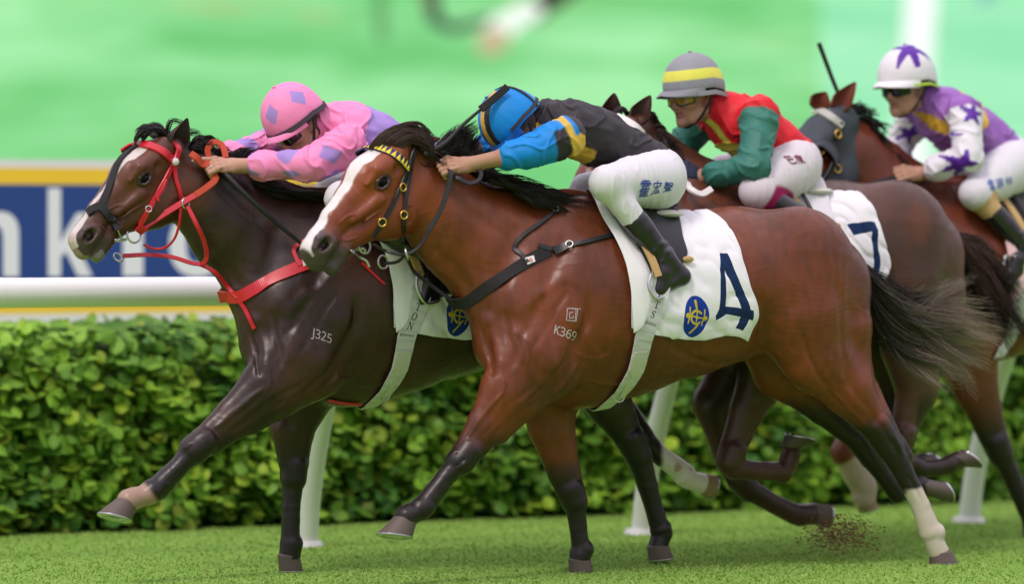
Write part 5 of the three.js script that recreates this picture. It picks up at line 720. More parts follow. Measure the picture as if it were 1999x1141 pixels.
const shin = (p, L) => { const d = L[2].clone().sub(L[1]), t = p.clone().sub(L[1]).dot(d) / d.lengthSq(), r = L[1].clone().addScaledVector(d, t).distanceTo(p); return soft(0.13 - t, 0.03) * soft(r - 0.078, 0.006); };
const soft = (d, w = 0.005) => sst(w, -w, d);
const lighter = (c, k) => c.map((v) => v * k), torsoPt = (o) => o;
const diamond = (u, v) => Math.abs(u - Math.round(u)) + Math.abs(v - Math.round(v));
const jB = makeJockey({
  fr: FB, label: 'jockey in bright blue cap and sleeves with dark grey jacket, head down', seed: 3, cell: 0.009, clothCell: 0.0065, skin: [0.46, 0.27, 0.18], skin2: [0.4, 0.21, 0.14],
  face: [-0.64, -0.76, 0.08], up: [-0.75, 0.65, 0], headScale: 0.98,
  j: { head: [1008, 252, 0.02], neck: [1066, 232, 0], torso: [[1112, 250, 0, 54], [1160, 266, 0, 54], [1216, 298, 0, 52], [1282, 340, 0, 56]], armN: [[1102, 268, 0.2], [1030, 298, 0.21], [911, 322, 0.12]], armF: [[1070, 240, -0.19], [985, 285, -0.22], [868, 300, -0.06]], cuffN: 0.36, cuffF: 0.4,
    legN: [[1282, 352, 0.12], [1184, 358, 0.29], [1296, 505, 0.315], [1284, 566, 0.33], [1330, 540, 0.315]], legF: [[1282, 352, -0.12], [1146, 372, -0.22], [1190, 480, -0.31], [1160, 545, -0.33], [1215, 520, -0.31]] },
  armR: [0.082, 0.062, 0.034], thigh: [0.122, 0.1, 0.07], calf: 0.52, fold: 1,
  hands: [{ arm: 'armN', t: 1, back: [-0.35, 0.6, 0.75], dir: [-1, -0.05, 0.0] }, { arm: 'armF', t: -1, back: [-0.3, 0.6, -0.75], dir: [-1, -0.1, 0.1] }],
  silks: ({ p, s, near, far, cuff, ta, tdir, arms }) => {
    const blue = [0.005, 0.24, 0.68], grey = [0.032, 0.029, 0.034], yel = [0.7, 0.46, 0.06];
    if (cuff) return lighter(blue, 0.9);
    const ax = ta.clone().addScaledVector(tdir, s), isN = near[0] < far[0], A = isN ? arms[0] : arms[1], d = A[1].clone().sub(A[0]).normalize(), q = p.clone().sub(A[0]).dot(d), r = p.clone().sub(A[0]).addScaledVector(d, -q).length(), up = p.y - A[0].y - d.y * q;
    let c = mix3(grey, yel, soft(p.y - ax.y + 0.055) * soft(p.x - FB.at(1142, 300, 0).x));
    if (r < 0.13 || q > 0.1) { const k = soft(r - 0.1) * (q > 0.1 ? 1 : 1); c = mix3(c, blue, soft(-q - 0.03) * k * (0.0 + soft(-up + 0.0))); c = mix3(c, yel, soft(-q - 0.008) * k); c = mix3(c, mix3(grey, blue, soft(-up + 0.045)), soft(-q + 0.02) * (q > 0.12 ? 1 : k)); c = mix3(c, blue, soft(-q + 0.085 - 0.25 * Math.max(0, up))); }
    return c;
  },
  cap: (u, el, x, y, z) => { const blue = [0.005, 0.24, 0.68], f = Math.abs(u + 0.0) * Math.cos(el); if (x > -0.3) { const d = z; return mix3(mix3(blue, [0.7, 0.46, 0.06], soft(Math.abs(d + 0.1) - 0.11, 0.01)), [0.03, 0.028, 0.032], soft(Math.abs(d + 0.32) - 0.11, 0.01)); } return blue; },
  button: 0x1668b8, peak: { color: 0x1560b0, len: 0.022 },
  bands: [{ y: 0.05, w: 0.014, color: 0x262428, r: 1.025, a0: -2.9, a1: -1.0 }, { pts: [[-2.25, -0.08], [-2.35, 0.3], [-2.55, 0.65], [-3.0, 0.95], [-3.7, 1.0]], w: 0.012, color: 0x262428 }],
  goggles: { mat: std({ color: 0x0c0a0e, roughness: 0.08, clearcoat: 1 }) },
  pantsCol: (p, L) => [0.7, 0.7, 0.74], 
});
decal(FB, jB.pants, jB.t, 'lettering', [[1236, 346], [1328, 350], [1328, 388], [1236, 384]], writing(512, 212, (c) => ['霍', '宏', '聲'].forEach((ch, i) => brush(c, ch, 8 + i * 172, 30, 150, 13))), [24, 10], { color: 0x2a4a9c });

const lav = lin('#a58bd0'), pink = lin('#f490c0');
const jA = makeJockey({
  fr: FA, label: 'jockey in pink and lavender silks with diamonds and pink cap, leaning far forward', seed: 9, cell: 0.009, clothCell: 0.0065, skin: [0.52, 0.31, 0.22], skin2: [0.45, 0.24, 0.16],
  face: [-0.76, -0.6, 0.3], up: [-0.56, 0.8, 0.05], headScale: 1.0,
  j: { head: [580, 245, 0.03], neck: [638, 240, 0], torso: [[682, 256, 0, 56], [730, 276, 0, 56], [780, 300, 0, 54], [836, 338, 0, 58]], armN: [[676, 284, 0.19], [610, 322, 0.23], [456, 324, 0.12]], armF: [[632, 248, -0.18], [530, 282, -0.26], [428, 312, -0.06]], cuffN: 0.7, cuffF: 0.84,
    legN: [[836, 350, 0.12], [668, 388, 0.29], [846, 512, 0.315], [822, 585, 0.33], [876, 556, 0.315]], legF: [[836, 350, -0.12], [650, 372, -0.29], [760, 500, -0.32], [730, 560, -0.33], [780, 540, -0.32]] },
  armR: [0.086, 0.068, 0.04], calf: 0.44, fold: 1.1,
  hands: [{ arm: 'armN', t: 1, back: [-0.2, 0.72, 0.66], dir: [-1, 0.02, 0.02], point: true, ring: 0.0105 * -1 }, { arm: 'armF', t: -1, back: [-0.3, 0.6, -0.75], dir: [-1, -0.1, 0.1] }],
  silks: ({ p, n, s, near, far, cuff, arms }) => {
    if (cuff) return lighter(pink, 0.95);
    const arm = near[0] < far[0] ? near : far, A = near[0] < far[0] ? arms[0] : arms[1];
    const sd = A[1].clone().sub(A[0]).normalize(), sq = p.clone().sub(A[0]).dot(sd); if (arm[0] < 0.105 && sq > 0.015 - 0.02 * Math.sin(p.y * 30)) { const t = arm[1] < 1 ? arm[1] * A[0].distanceTo(A[1]) : A[0].distanceTo(A[1]) + (arm[1] - 1) * A[1].distanceTo(A[2]); const ax = A[2].clone().sub(A[0]).normalize(), up = V(0, 1, 0).addScaledVector(ax, -ax.y).normalize(), v = p.clone().sub(A[1]).dot(up), w = p.clone().sub(A[1]).dot(ax.clone().cross(up)), an = Math.atan2(v, w) / (2 * Math.PI) * 3; return mix3(pink, lav, soft(diamond(t / 0.15 + 0.1, an + Math.round(t / 0.15 + 0.1) * 0.5 + 0.2) - 0.34, 0.05)); }
    return mix3(pink, lav, soft(0.03 - s, 0.02));
  },
  cap: (u, el) => mix3(pink, lav, soft(diamond(u / 1.25 + 0.25, el / 1.35 - 0.42) - 0.26, 0.012) * (el < 1.3 ? 1 : 0)),
  button: 0xf08cbc, peak: { color: 0xf08fc0, len: 0.034 }, bands: [{ y: 0.03, w: 0.02, color: 0x38343a, r: 1.03 }],
  goggles: { mat: std({ color: 0x150b10, roughness: 0.06, clearcoat: 1 }), frame: 0x141214, vent: true },
});
const red = lin('#d8202c'), grn = lin('#37786a'), yl = lin('#dede5a');
const jC = makeJockey({
  fr: FC, label: 'jockey in red jacket with green sleeves and grey cap with yellow hoop', seed: 14, cell: 0.011, clothCell: 0.009, faceCell: 0.005, handCell: 0.005, bootCell: 0.009, skin: [0.42, 0.24, 0.16], skin2: [0.36, 0.19, 0.12],
  face: [-0.95, -0.12, 0.3], up: [-0.1, 1, 0.0], headScale: 1.04,
  j: { head: [1352, 189, 0.02], neck: [1412, 214, 0], torso: [[1438, 242, 0, 58], [1466, 258, 0, 58], [1506, 280, 0, 54], [1548, 318, 0, 56]], armN: [[1484, 222, 0.2], [1470, 326, 0.3], [1366, 346, 0.12]], armF: [[1372, 236, -0.18], [1324, 292, -0.26], [1346, 336, -0.06]], cuffN: 0.75, cuffF: 0.8,
    legN: [[1545, 330, 0.12], [1478, 374, 0.29], [1592, 446, 0.315], [1570, 520, 0.33], [1620, 500, 0.315]], legF: [[1545, 330, -0.12], [1415, 338, -0.29], [1500, 440, -0.32], [1470, 510, -0.33], [1520, 500, -0.32]] },
  armR: [0.078, 0.066, 0.04], thigh: [0.125, 0.11, 0.08], calf: 0.3, fold: 1.2,
  hands: [{ arm: 'armN', t: 1, back: [-0.3, 0.5, 0.8], dir: [-0.9, 0.35, -0.1], glove: 0x1d2740 }, { arm: 'armF', t: -1, back: [-0.3, 0.5, -0.8], dir: [-1, -0.2, 0.1], glove: 0x1d2740 }],
  silks: ({ p, n, s, near, far, cuff, arms }) => { if (cuff) return grn; const a = near[0] < far[0] ? near : far; const A = near[0] < far[0] ? arms[0] : arms[1], d = A[1].clone().sub(A[0]).normalize(), g = soft(a[0] - 0.1) * soft(0.012 - p.clone().sub(A[0]).dot(d)); const hem = soft(p.y - FC.at(1400, 282, 0).y) * soft(p.x - FC.at(1446, 300, 0).x), st = soft(Math.abs(p.z - 0.04 - 0.3 * (FC.at(1400, 250, 0).y - p.y)) - 0.018) * soft(p.x - FC.at(1420, 240, 0).x) * soft(p.y - FC.at(1400, 232, 0).y), back = soft(Math.abs(p.z + 0.05) - 0.025) * soft(FC.at(1466, 240, 0).y - p.y); return mix3(mix3(red, yl, Math.max(hem, st, back)), grn, g); },
  cap: (u, el) => mix3(lin('#8d9096'), yl, soft(Math.abs(el - 0.36) - 0.17, 0.01)), button: 0x8d9096, peak: { color: 0x7d8086, len: 0.058 }, bands: [{ y: 0.012, w: 0.02, color: 0x8c8f94, r: 1.02 }],
  goggles: { mat: new THREE.MeshPhysicalMaterial({ color: 0xf0e070, transmission: 0.85, roughness: 0.05, thickness: 0 }), frame: 0x3a3230 },
  pantsCol: (p, L) => mix3([0.66, 0.63, 0.66], lin('#96245a'), p.z > 0.1 ? shin(p, L) : 0), bootCol: () => [0.02, 0.02, 0.022],
});
decal(FC, jC.pants, jC.t, 'lettering', [[1524, 306], [1572, 290], [1580, 318], [1532, 332]], writing(256, 128, (c) => ['巴', '度'].forEach((ch, i) => brush(c, ch, 14 + i * 120, 14, 100, 11))), [12, 6], { color: 0x7a1c48 });
const pur = lin('#a070be'), dp = lin('#5a2a9c'), wht = [0.74, 0.74, 0.78], gold = lin('#d8ae3c');
const sash = new THREE.Plane().setFromCoplanarPoints(FD.at(1898, 186, 0.06), FD.at(1796, 252, 0.06), FD.at(1850, 278, 0.16));
const inStar = (u, v, R) => { const a = Math.atan2(v, u), r = Math.hypot(u, v), k = ((a / (2 * Math.PI) * 5) % 1 + 1) % 1, q = Math.abs(k - 0.5) * 2; return r < R * lerp(0.38, 1, Math.pow(q, 1.6)); };
const jD = makeJockey({
  fr: FD, label: 'jockey in purple jacket with gold sash, starred white sleeves and white cap', seed: 21, cell: 0.011, clothCell: 0.009, faceCell: 0.005, handCell: 0.005, bootCell: 0.009, skin: [0.46, 0.27, 0.19], skin2: [0.4, 0.22, 0.14],
  face: [-0.94, -0.1, 0.34], up: [-0.08, 1, 0.02], headScale: 1.06,
  j: { head: [1768, 172, 0.02], neck: [1820, 200, 0], torso: [[1846, 228, 0, 54], [1870, 246, 0, 55], [1908, 270, 0, 52], [1962, 312, 0, 54]], armN: [[1884, 220, 0.2], [1888, 308, 0.29], [1794, 340, 0.12]], armF: [[1784, 232, -0.18], [1752, 284, -0.26], [1756, 326, -0.04]], cuffN: 0.68, cuffF: 0.75,
    legN: [[1968, 330, 0.12], [1902, 378, 0.29], [1994, 478, 0.315], [1970, 540, 0.33], [2020, 520, 0.315]], legF: [[1960, 330, -0.12], [1812, 352, -0.29], [1890, 450, -0.32], [1860, 520, -0.33], [1910, 500, -0.32]] },
  armR: [0.075, 0.064, 0.044], thigh: [0.125, 0.1, 0.07], calf: 0.42, fold: 1.2,
  hands: [{ arm: 'armN', t: 1, back: [-0.3, 0.5, 0.8], dir: [-1, 0.02, -0.05] }, { arm: 'armF', t: -1, back: [-0.3, 0.5, -0.8], dir: [-1, -0.2, 0.1] }],
  silks: ({ p, n, s, near, far, cuff, arms }) => {
    if (cuff) return wht; const isN = near[0] < far[0], a = isN ? near : far, A = isN ? arms[0] : arms[1];
    if (a[0] < 0.1 && a[1] > 0.0) { for (const [q, R] of (isN ? [[[1900, 222], 0.062], [[1862, 262], 0.04], [[1868, 320], 0.07]] : [[[1748, 262], 0.05], [[1742, 308], 0.05]])) { const c = FD.at(q[0], q[1], A[1].z), d = p.clone().sub(c); if (inStar(d.x, d.y, R) && (isN ? n.z > -0.2 : n.z > -0.6)) return dp; } return wht; }
    const g = soft(Math.abs(sash.distanceToPoint(p)) - 0.028); if (g > 0.5) return gold; return mix3(pur, lin('#8a58ac'), clamp(noise(p.x * 9, p.y * 9, p.z * 9) + 0.4, 0, 1));
  },
  cap: (u, el, x, y, z) => (y > 0.3 && inStar(x - 0.2, -z - 0.4, 0.72) ? dp : wht), button: 0x5a2a9c, peak: { color: 0xe4e4ea, len: 0.055 }, bands: [{ y: 0.014, w: 0.012, color: 0xb8d84a, r: 1.02 }],
  goggles: { mat: new THREE.MeshPhysicalMaterial({ color: 0x1c3a3c, metalness: 0.85, roughness: 0.08, iridescence: 1, iridescenceIOR: 1.9, iridescenceThicknessRange: [300, 420] }), frame: 0x121214 },
  pantsCol: (p, L) => mix3([0.68, 0.68, 0.72], lin('#c8a878'), p.z > 0.1 ? shin(p, L) : 0),
});
decal(FD, jD.pants, jD.t, 'lettering', [[1916, 352], [1984, 338], [1988, 362], [1920, 378]], writing(384, 128, (c) => ['韋', '明', '給'].forEach((ch, i) => brush(c, ch, 10 + i * 124, 14, 100, 11))), [12, 6], { color: 0x5a74b0 });
// ---------- saddlery ----------
const skinPts = (h, pts, off = 0.003, fr = h.fr) => pts.map((q) => { const p = h.B.cast(fr.cam, fr.ray(q[0], q[1]), 0, fr.cam.length() - 3) ?? h.B.snap(fr.at(q[0], q[1], q[2] ?? 0)); return off ? p.addScaledVector(h.B.normal(p), off) : p; });
const onSkin = skinPts, skinN = (h) => (p) => h.B.normal(p, 0.012);
const mirrorOn = (h, P, off = 0.003) => P.map((p) => h.B.snap(V(p.x, p.y, -p.z), off));
const along2 = (pts, t) => { let L = [0]; for (let i = 1; i < pts.length; i++) L.push(L[i - 1] + Math.hypot(pts[i][0] - pts[i - 1][0], pts[i][1] - pts[i - 1][1])); const s = t * L[L.length - 1]; let i = 1; while (i < pts.length - 1 && L[i] < s) i++; const f = (s - L[i - 1]) / (L[i] - L[i - 1] || 1); return [lerp(pts[i - 1][0], pts[i][0], f), lerp(pts[i - 1][1], pts[i][1], f)]; };
function smooth2(pts) { const c = new THREE.CatmullRomCurve3(pts.map((p) => V(p[0], p[1], 0)), false, 'centripetal'); return c.getSpacedPoints(24).map((p) => [p.x, p.y]); }
// cloth over the back: four edges on the near side as seen on the nearest horse (all trunks share their build), folded over the spine to the far side
function overBack(h, front, back, bottom, top, nx, ny, off, wave, S) {
  const mv = S.mv ?? ((q) => q), E = [front, back, bottom, top].map((e) => smooth2(e.map(mv))), fr = S.mv ? h.fr : FB, near = [];
  for (let j = 0; j <= ny; j++) { const row = [], v = j / ny; for (let i = 0; i <= nx; i++) { const u = i / nx, f = along2(E[0], v), b = along2(E[1], v), t = along2(E[3], u), bt = along2(E[2], u), c = [0, 1].map((k) => lerp(f[k], b[k], u) + lerp(t[k], bt[k], v) - (lerp(lerp(E[3][0][k], E[3][24][k], u), lerp(E[2][0][k], E[2][24][k], u), v)));
      const p = v < 0.02 ? h.B.snap(fr.at(c[0], c[1], 0), 0, 6) : (h.B.cast(fr.cam, fr.ray(c[0], c[1]), 0, fr.cam.length() - 3) ?? h.B.snap(fr.at(c[0], c[1], 0.05), 0, 6)), N = h.B.normal(p, 0.02); row.push({ p, o: off + wave(u, v, p), N }); } near.push(row); }
  const P = near.map((r) => r.map(({ p, o, N }) => p.clone().addScaledVector(N, o))), far = near.slice(1).reverse().map((r) => r.map(({ p, o }) => h.B.snap(V(p.x, p.y, -p.z), o)));
  return [...P.slice().reverse(), ...far.slice().reverse()].map((r) => r);   // bottom near -> spine -> bottom far
}
function crest(c, x, y, w, hh) { // oval badge: crossed whip and spurs round a horseshoe
  c.save(); c.translate(x, y); c.rotate(0.08); c.fillStyle = '#1f3f9e'; c.beginPath(); c.ellipse(0, 0, w / 2, hh / 2, 0, 0, 7); c.fill(); c.strokeStyle = c.fillStyle = '#dcc23a'; c.lineCap = 'round'; c.lineWidth = w * 0.075;
  c.beginPath(); c.arc(0, 0, w * 0.23, 0.75, 5.5); c.stroke(); c.beginPath(); c.moveTo(-w * 0.05, -hh * 0.38); c.lineTo(w * 0.02, -hh * 0.1); c.moveTo(w * 0.1, hh * 0.18); c.lineTo(-w * 0.1, hh * 0.4); c.stroke();
  c.lineWidth = w * 0.05; for (const s of [-1, 1]) { c.beginPath(); c.moveTo(s * w * 0.3, -hh * 0.2); c.lineTo(s * w * 0.3, hh * 0.17); c.moveTo(s * w * 0.4, 0); c.lineTo(-s * w * 0.05, s * 3); c.stroke(); c.beginPath(); c.arc(s * w * 0.36, 0, w * 0.06, 0, 7); c.stroke(); } c.beginPath(); c.moveTo(0, -hh * 0.1); c.lineTo(0, hh * 0.1); c.stroke(); c.restore();
}
function digit(c, ch, x, y, w, hh) { c.fillStyle = '#1d3157'; c.save(); c.translate(x, y); c.beginPath();
  if (ch === '4') { for (const q of [[[0.5, 0], [0.72, 0], [0.92, 0.72], [1.0, 0.72], [1.02, 0.84], [0.94, 0.84], [0.86, 1.0], [0.66, 0.98], [0.7, 0.83], [0.3, 0.78], [0.02, 0.84], [-0.02, 0.78], [0.08, 0.7]], [[0.5, 0.22], [0.28, 0.68], [0.68, 0.72]]]) { q.forEach(([a, b], i) => i ? c.lineTo(a * w, b * hh) : c.moveTo(a * w, b * hh)); c.closePath(); } c.fill('evenodd'); }
  else { [[0, 0.02], [0.98, 0], [1, 0.14], [0.8, 0.5], [0.72, 1], [0.5, 1], [0.58, 0.5], [0.74, 0.18], [0.08, 0.22]].forEach(([a, b], i) => i ? c.lineTo(a * w, b * hh) : c.moveTo(a * w, b * hh)); c.closePath(); c.fill(); } c.restore(); }
const clothMat = (num, seed, tint) => { const t = canvasTex(1024, 1024, (c, w, h) => { c.fillStyle = tint ?? '#e9e9ee'; c.fillRect(0, 0, w, h); const r = rng(seed); for (let i = 0; i < 3500; i++) { c.fillStyle = `rgba(150,135,120,${0.05 * r()})`; c.fillRect(r() * w, r() * h, 2 + 8 * r(), 1 + 2 * r()); } for (let i = 0; i < 14; i++) { c.fillStyle = `rgba(120,90,60,${0.1 * r()})`; c.beginPath(); c.ellipse(w * r(), h * (0.93 + 0.06 * r()), 20 * r(), 5 * r(), r(), 0, 7); c.fill(); }
    c.strokeStyle = 'rgba(170,170,178,0.8)'; c.lineWidth = 1.6; c.setLineDash([6, 4]); c.strokeRect(10, 8, w - 20, h - 16); c.setLineDash([]);
    crest(c, w * 0.51, h * 0.83, w * 0.2, h * 0.3); if (num) digit(c, num, w * 0.67, h * 0.38, w * 0.29, h * 0.57); }); return std({ map: t, roughness: 0.85, specularIntensity: 0.25, bumpMap: weave, bumpScale: 0.0006 }); };
const girthMat = (word, end) => { const t = canvasTex(128, 1024, (c, w, h) => { c.fillStyle = '#c9c9cd'; c.fillRect(0, 0, w, h); for (let i = 0; i < 40; i++) { c.fillStyle = i % 2 ? 'rgba(255,255,255,0.12)' : 'rgba(120,120,128,0.10)'; c.fillRect(0, i * h / 40, w, h / 80); } c.fillStyle = '#4a5154'; c.textAlign = 'center'; c.font = 'bold 50px serif'; [...word].forEach((ch, i) => c.fillText(ch, w * 0.52, h * (end + (i - word.length + 1) * 0.046))); c.font = 'bold 24px sans-serif'; c.fillText('winners', w / 2, h * (end + 0.034)); }); return std({ map: t, roughness: 0.7 }); };
const tan = std({ color: 0xb99a62, roughness: 0.55 }), paleLeather = std({ color: 0xc5c6b8, roughness: 0.55 });
function saddlery(h, S) {
  const fr = S.mv ? h.fr : FB, onSkin = (h, pts, off, f) => skinPts(h, S.mv ? pts.map(S.mv) : pts, off, f), put = (n, label, cat, group) => thing(n, h.fr, label, cat, group);
  { const t = put('saddle_cloth', S.cloth, 'saddle cloth');
    const fold = (u, v) => 0.006 * Math.sin(u * 9 + v * 5 + 3 * noise(u * 3, v * 3, S.seed)) * v + 0.006 * noise(u * 6, v * 5, S.seed) - 0.0085 * Math.pow(Math.max(0, 1 - Math.abs(noise(u * 5 + v * 2, v * 4 - u * 3, S.seed + 9)) * 4), 2) + 0.012 * sst(0.85, 1, v) * Math.max(0, noise(u * 5, 2, S.seed + 4)) + (u < 0.06 || u > 0.95 || v > 0.97 ? 0.0012 : 0);
    const P = overBack(h, [[1152, 386], [1180, 434], [1214, 500], [1228, 560], [1230, 640]], [[1388, 418], [1420, 446], [1440, 482], [1455, 535], [1473, 612], [1453, 660]], [[1230, 640], [1270, 650], [1357, 661], [1434, 652], [1453, 660]], [[1152, 386], [1260, 418], [1388, 418]], 60, 46, 0.021, fold, S);
    const g = sheet(P, 0.003), uv = g.attributes.uv; for (let i = 0; i < uv.count; i++) uv.setY(i, uv.getY(i) > 0.5 ? 1 - (uv.getY(i) - 0.5) * 2 > 0 ? (1 - uv.getY(i)) * 2 * 1 : 0 : 0.995);
    mesh('cloth', g, clothMat(S.num, S.seed, S.tint), t);
    const Q = overBack(h, [[1146, 384], [1172, 434], [1200, 480], [1222, 540], [1229, 600], [1232, 648]], [[1172, 386], [1192, 430], [1222, 475], [1252, 515], [1268, 560], [1262, 610]], [[1232, 648], [1246, 636], [1262, 610]], [[1146, 384], [1160, 385], [1172, 386]], 8, 30, 0.031, (u, v) => 0.006 * Math.sin(u * 3.1) + 0.004 * noise(u * 3, v * 6, S.seed + 2), S);
    mesh('front_flap', sheet(Q, 0.003), std({ color: S.tint ? new THREE.Color(S.tint) : 0xeaeaee, roughness: 0.85, bumpMap: weave, bumpScale: 0.0006 }), t); }
  { const t = put('girth', S.girth, 'girth'), P = onSkin(h, [[1284, 545], [1276, 592], [1256, 645], [1246, 690], [1236, 722], [1223, 744]], 0.018, fr).map((p, i) => i < 3 ? p.addScaledVector(h.B.normal(p), 0.018 - 0.006 * i) : p), low = onSkin(h, [[1210, 764]], 0.012, fr), ux = V(low[0].x - 0.015, low[0].y - 0.04, low[0].z * 0.55), all = [...P, low[0], h.B.snap(ux, 0.007), h.B.snap(V(ux.x - 0.005, ux.y - 0.03, 0), 0.007), ...mirrorOn(h, [ux, low[0], P[3], P[0]], 0.008)];
    const g = strap(all, skinN(h), 0.088, 0.004, 70, (s) => lerp(1, 0.78, sst(0, 0.4, s))), uv = g.attributes.uv; for (let i = 0; i < uv.count; i++) uv.setXY(i, 1 - clamp(uv.getY(i) / 0.085, 0.02, 0.98), clamp(1 - uv.getX(i) / 0.9, 0.02, 0.999));
    mesh('webbing', g, girthMat(S.word, S.end ?? 0.19), t); if (!S.plain) { const K = onSkin(h, [[1246, 682], [1243, 700], [1236, 722], [1231, 730]], 0.024, fr); mesh('end_keeper', strap(K, skinN(h), 0.07, 0.004, 14, (s) => 1 - 0.75 * sst(0.75, 1, s) - 0.2 * sst(0.2, 0, s)), paleLeather, t);
    mesh('leather_end', strap([...onSkin(h, [[1235, 720], [1224, 744], [1210, 768]], 0.022, fr)], skinN(h), 0.026, 0.004, 20), paleLeather, t); const bk = new THREE.TorusGeometry(0.017, 0.003, 8, 20), bp = onSkin(h, [[1206, 772]], 0.014, fr)[0]; bk.scale(1.3, 1, 1); bk.translate(bp.x, bp.y, bp.z); mesh('buckle', bk, steel, t); } }
  { const t = put('saddle', S.saddle, 'saddle');
    const Q = overBack(h, [[1166, 388], [1192, 425], [1228, 470], [1256, 515], [1270, 548]], [[1310, 404], [1318, 430], [1326, 470], [1334, 505], [1300, 540]], [[1270, 548], [1284, 550], [1300, 540]], [[1166, 388], [1240, 392], [1310, 404]], 18, 24, 0.03, (u, v) => 0.014 * Math.sin(u * 3.14) * (1 - v) + 0.02 * sst(0.5, 0, v) * (Math.exp(-u * u * 40) + 0.8 * Math.exp(-(u - 1) * (u - 1) * 50)), S);
    mesh('flaps', sheet(Q, 0.004), std({ color: S.flap ?? 0x14161d, roughness: 0.5 }), t); const n = skinN(h);
    mesh('flap_binding', strap(onSkin(h, [[1194, 416], [1218, 446], [1244, 482], [1264, 518], [1274, 546]], 0.05, fr), n, 0.034, 0.006, 30), tan, t); mesh('stirrup_leather', strap(onSkin(h, [[1222, 414], [1250, 452], [1270, 492], [1282, 535]], 0.054, fr), n, 0.02, 0.004, 30), blackLeather, t);
    const c = onSkin(h, [[1299, 434]], 0.04, fr)[0], ce = new THREE.SphereGeometry(1, 24, 12); ce.scale(0.075, 0.018, 0.07); ce.translate(c.x, c.y, c.z - 0.03); mesh('cantle', ce, paleLeather, t); const e = onSkin(h, [[1334, 512]], 0.032, fr)[0], te = new THREE.SphereGeometry(1, 16, 10); te.scale(0.026, 0.014, 0.01); te.translate(e.x, e.y, e.z); mesh('flap_point', te, tan, t);
    const a = S.iron.map((q) => h.fr.at(q[0], q[1], q[2] + 0.035)), mir = a.map((p) => V(p.x, p.y, -p.z)); for (const P of [a, mir]) mesh('stirrup_iron', merged([cord(P, 0.007, 8, 40)]), steel, t); }
}
const ringAt = (p, n, R, r) => { const g = new THREE.TorusGeometry(R, r, 10, 36); g.applyQuaternion(new THREE.Quaternion().setFromUnitVectors(V(0, 0, 1), n.clone().normalize())); g.translate(p.x, p.y, p.z); return g; };
saddlery(horseB, { seed: 3, num: '4', word: 'ITS', cloth: 'white saddle cloth with large navy number 4 and blue oval crest', girth: 'white girth on the bright bay horse with K369 brand', saddle: 'small black saddle with tan edges under the blue-capped jockey', iron: [[1270, 538, 0.34], [1266, 556, 0.345], [1270, 572, 0.35], [1279, 582, 0.345], [1290, 582, 0.33], [1304, 574, 0.3], [1300, 552, 0.29], [1288, 536, 0.3], [1274, 532, 0.32], [1270, 538, 0.34]] });
saddlery(horseA, { seed: 5, num: '', word: 'RTON', end: 0.25, cloth: 'white saddle cloth with blue crest partly hidden behind the bay horse', girth: 'white lettered girth on the leading dark brown horse', saddle: 'small black saddle under the pink-capped jockey', iron: [[816, 536, 0.34], [813, 556, 0.345], [820, 578, 0.35], [830, 591, 0.345], [842, 592, 0.33], [858, 584, 0.3], [852, 562, 0.29], [838, 540, 0.3], [822, 531, 0.32], [816, 536, 0.34]] });
saddlery(horseC, { plain: true, flap: 0xd6d6da, mv: ([x, y, ...r]) => [1482 + (x - 1152) * 0.785, 352 + (y - 386) * 0.75, ...r], seed: 7, num: '7', word: 'S', cloth: 'white saddle cloth with navy number 7 behind the red-jacketed jockey', girth: 'white girth of the dark horse wearing the number 7 cloth', saddle: 'small pale saddle under the red-jacketed jockey', iron: [[1560, 470, 0.34], [1556, 490, 0.345], [1566, 520, 0.345], [1590, 522, 0.32], [1600, 500, 0.29], [1580, 474, 0.3], [1560, 470, 0.34]] });
saddlery(horseD, { plain: true, seed: 8, num: '', word: 'S', tint: '#f0c8cc', cloth: 'pale pink saddle cloth at the right edge under the purple-jacketed jockey', girth: 'white girth of the reddish bay horse at far right', saddle: 'small black saddle under the purple-jacketed jockey', iron: [[1962, 500, 0.34], [1958, 520, 0.345], [1968, 548, 0.345], [1990, 550, 0.32], [2002, 528, 0.29], [1982, 504, 0.3], [1962, 500, 0.34]] });

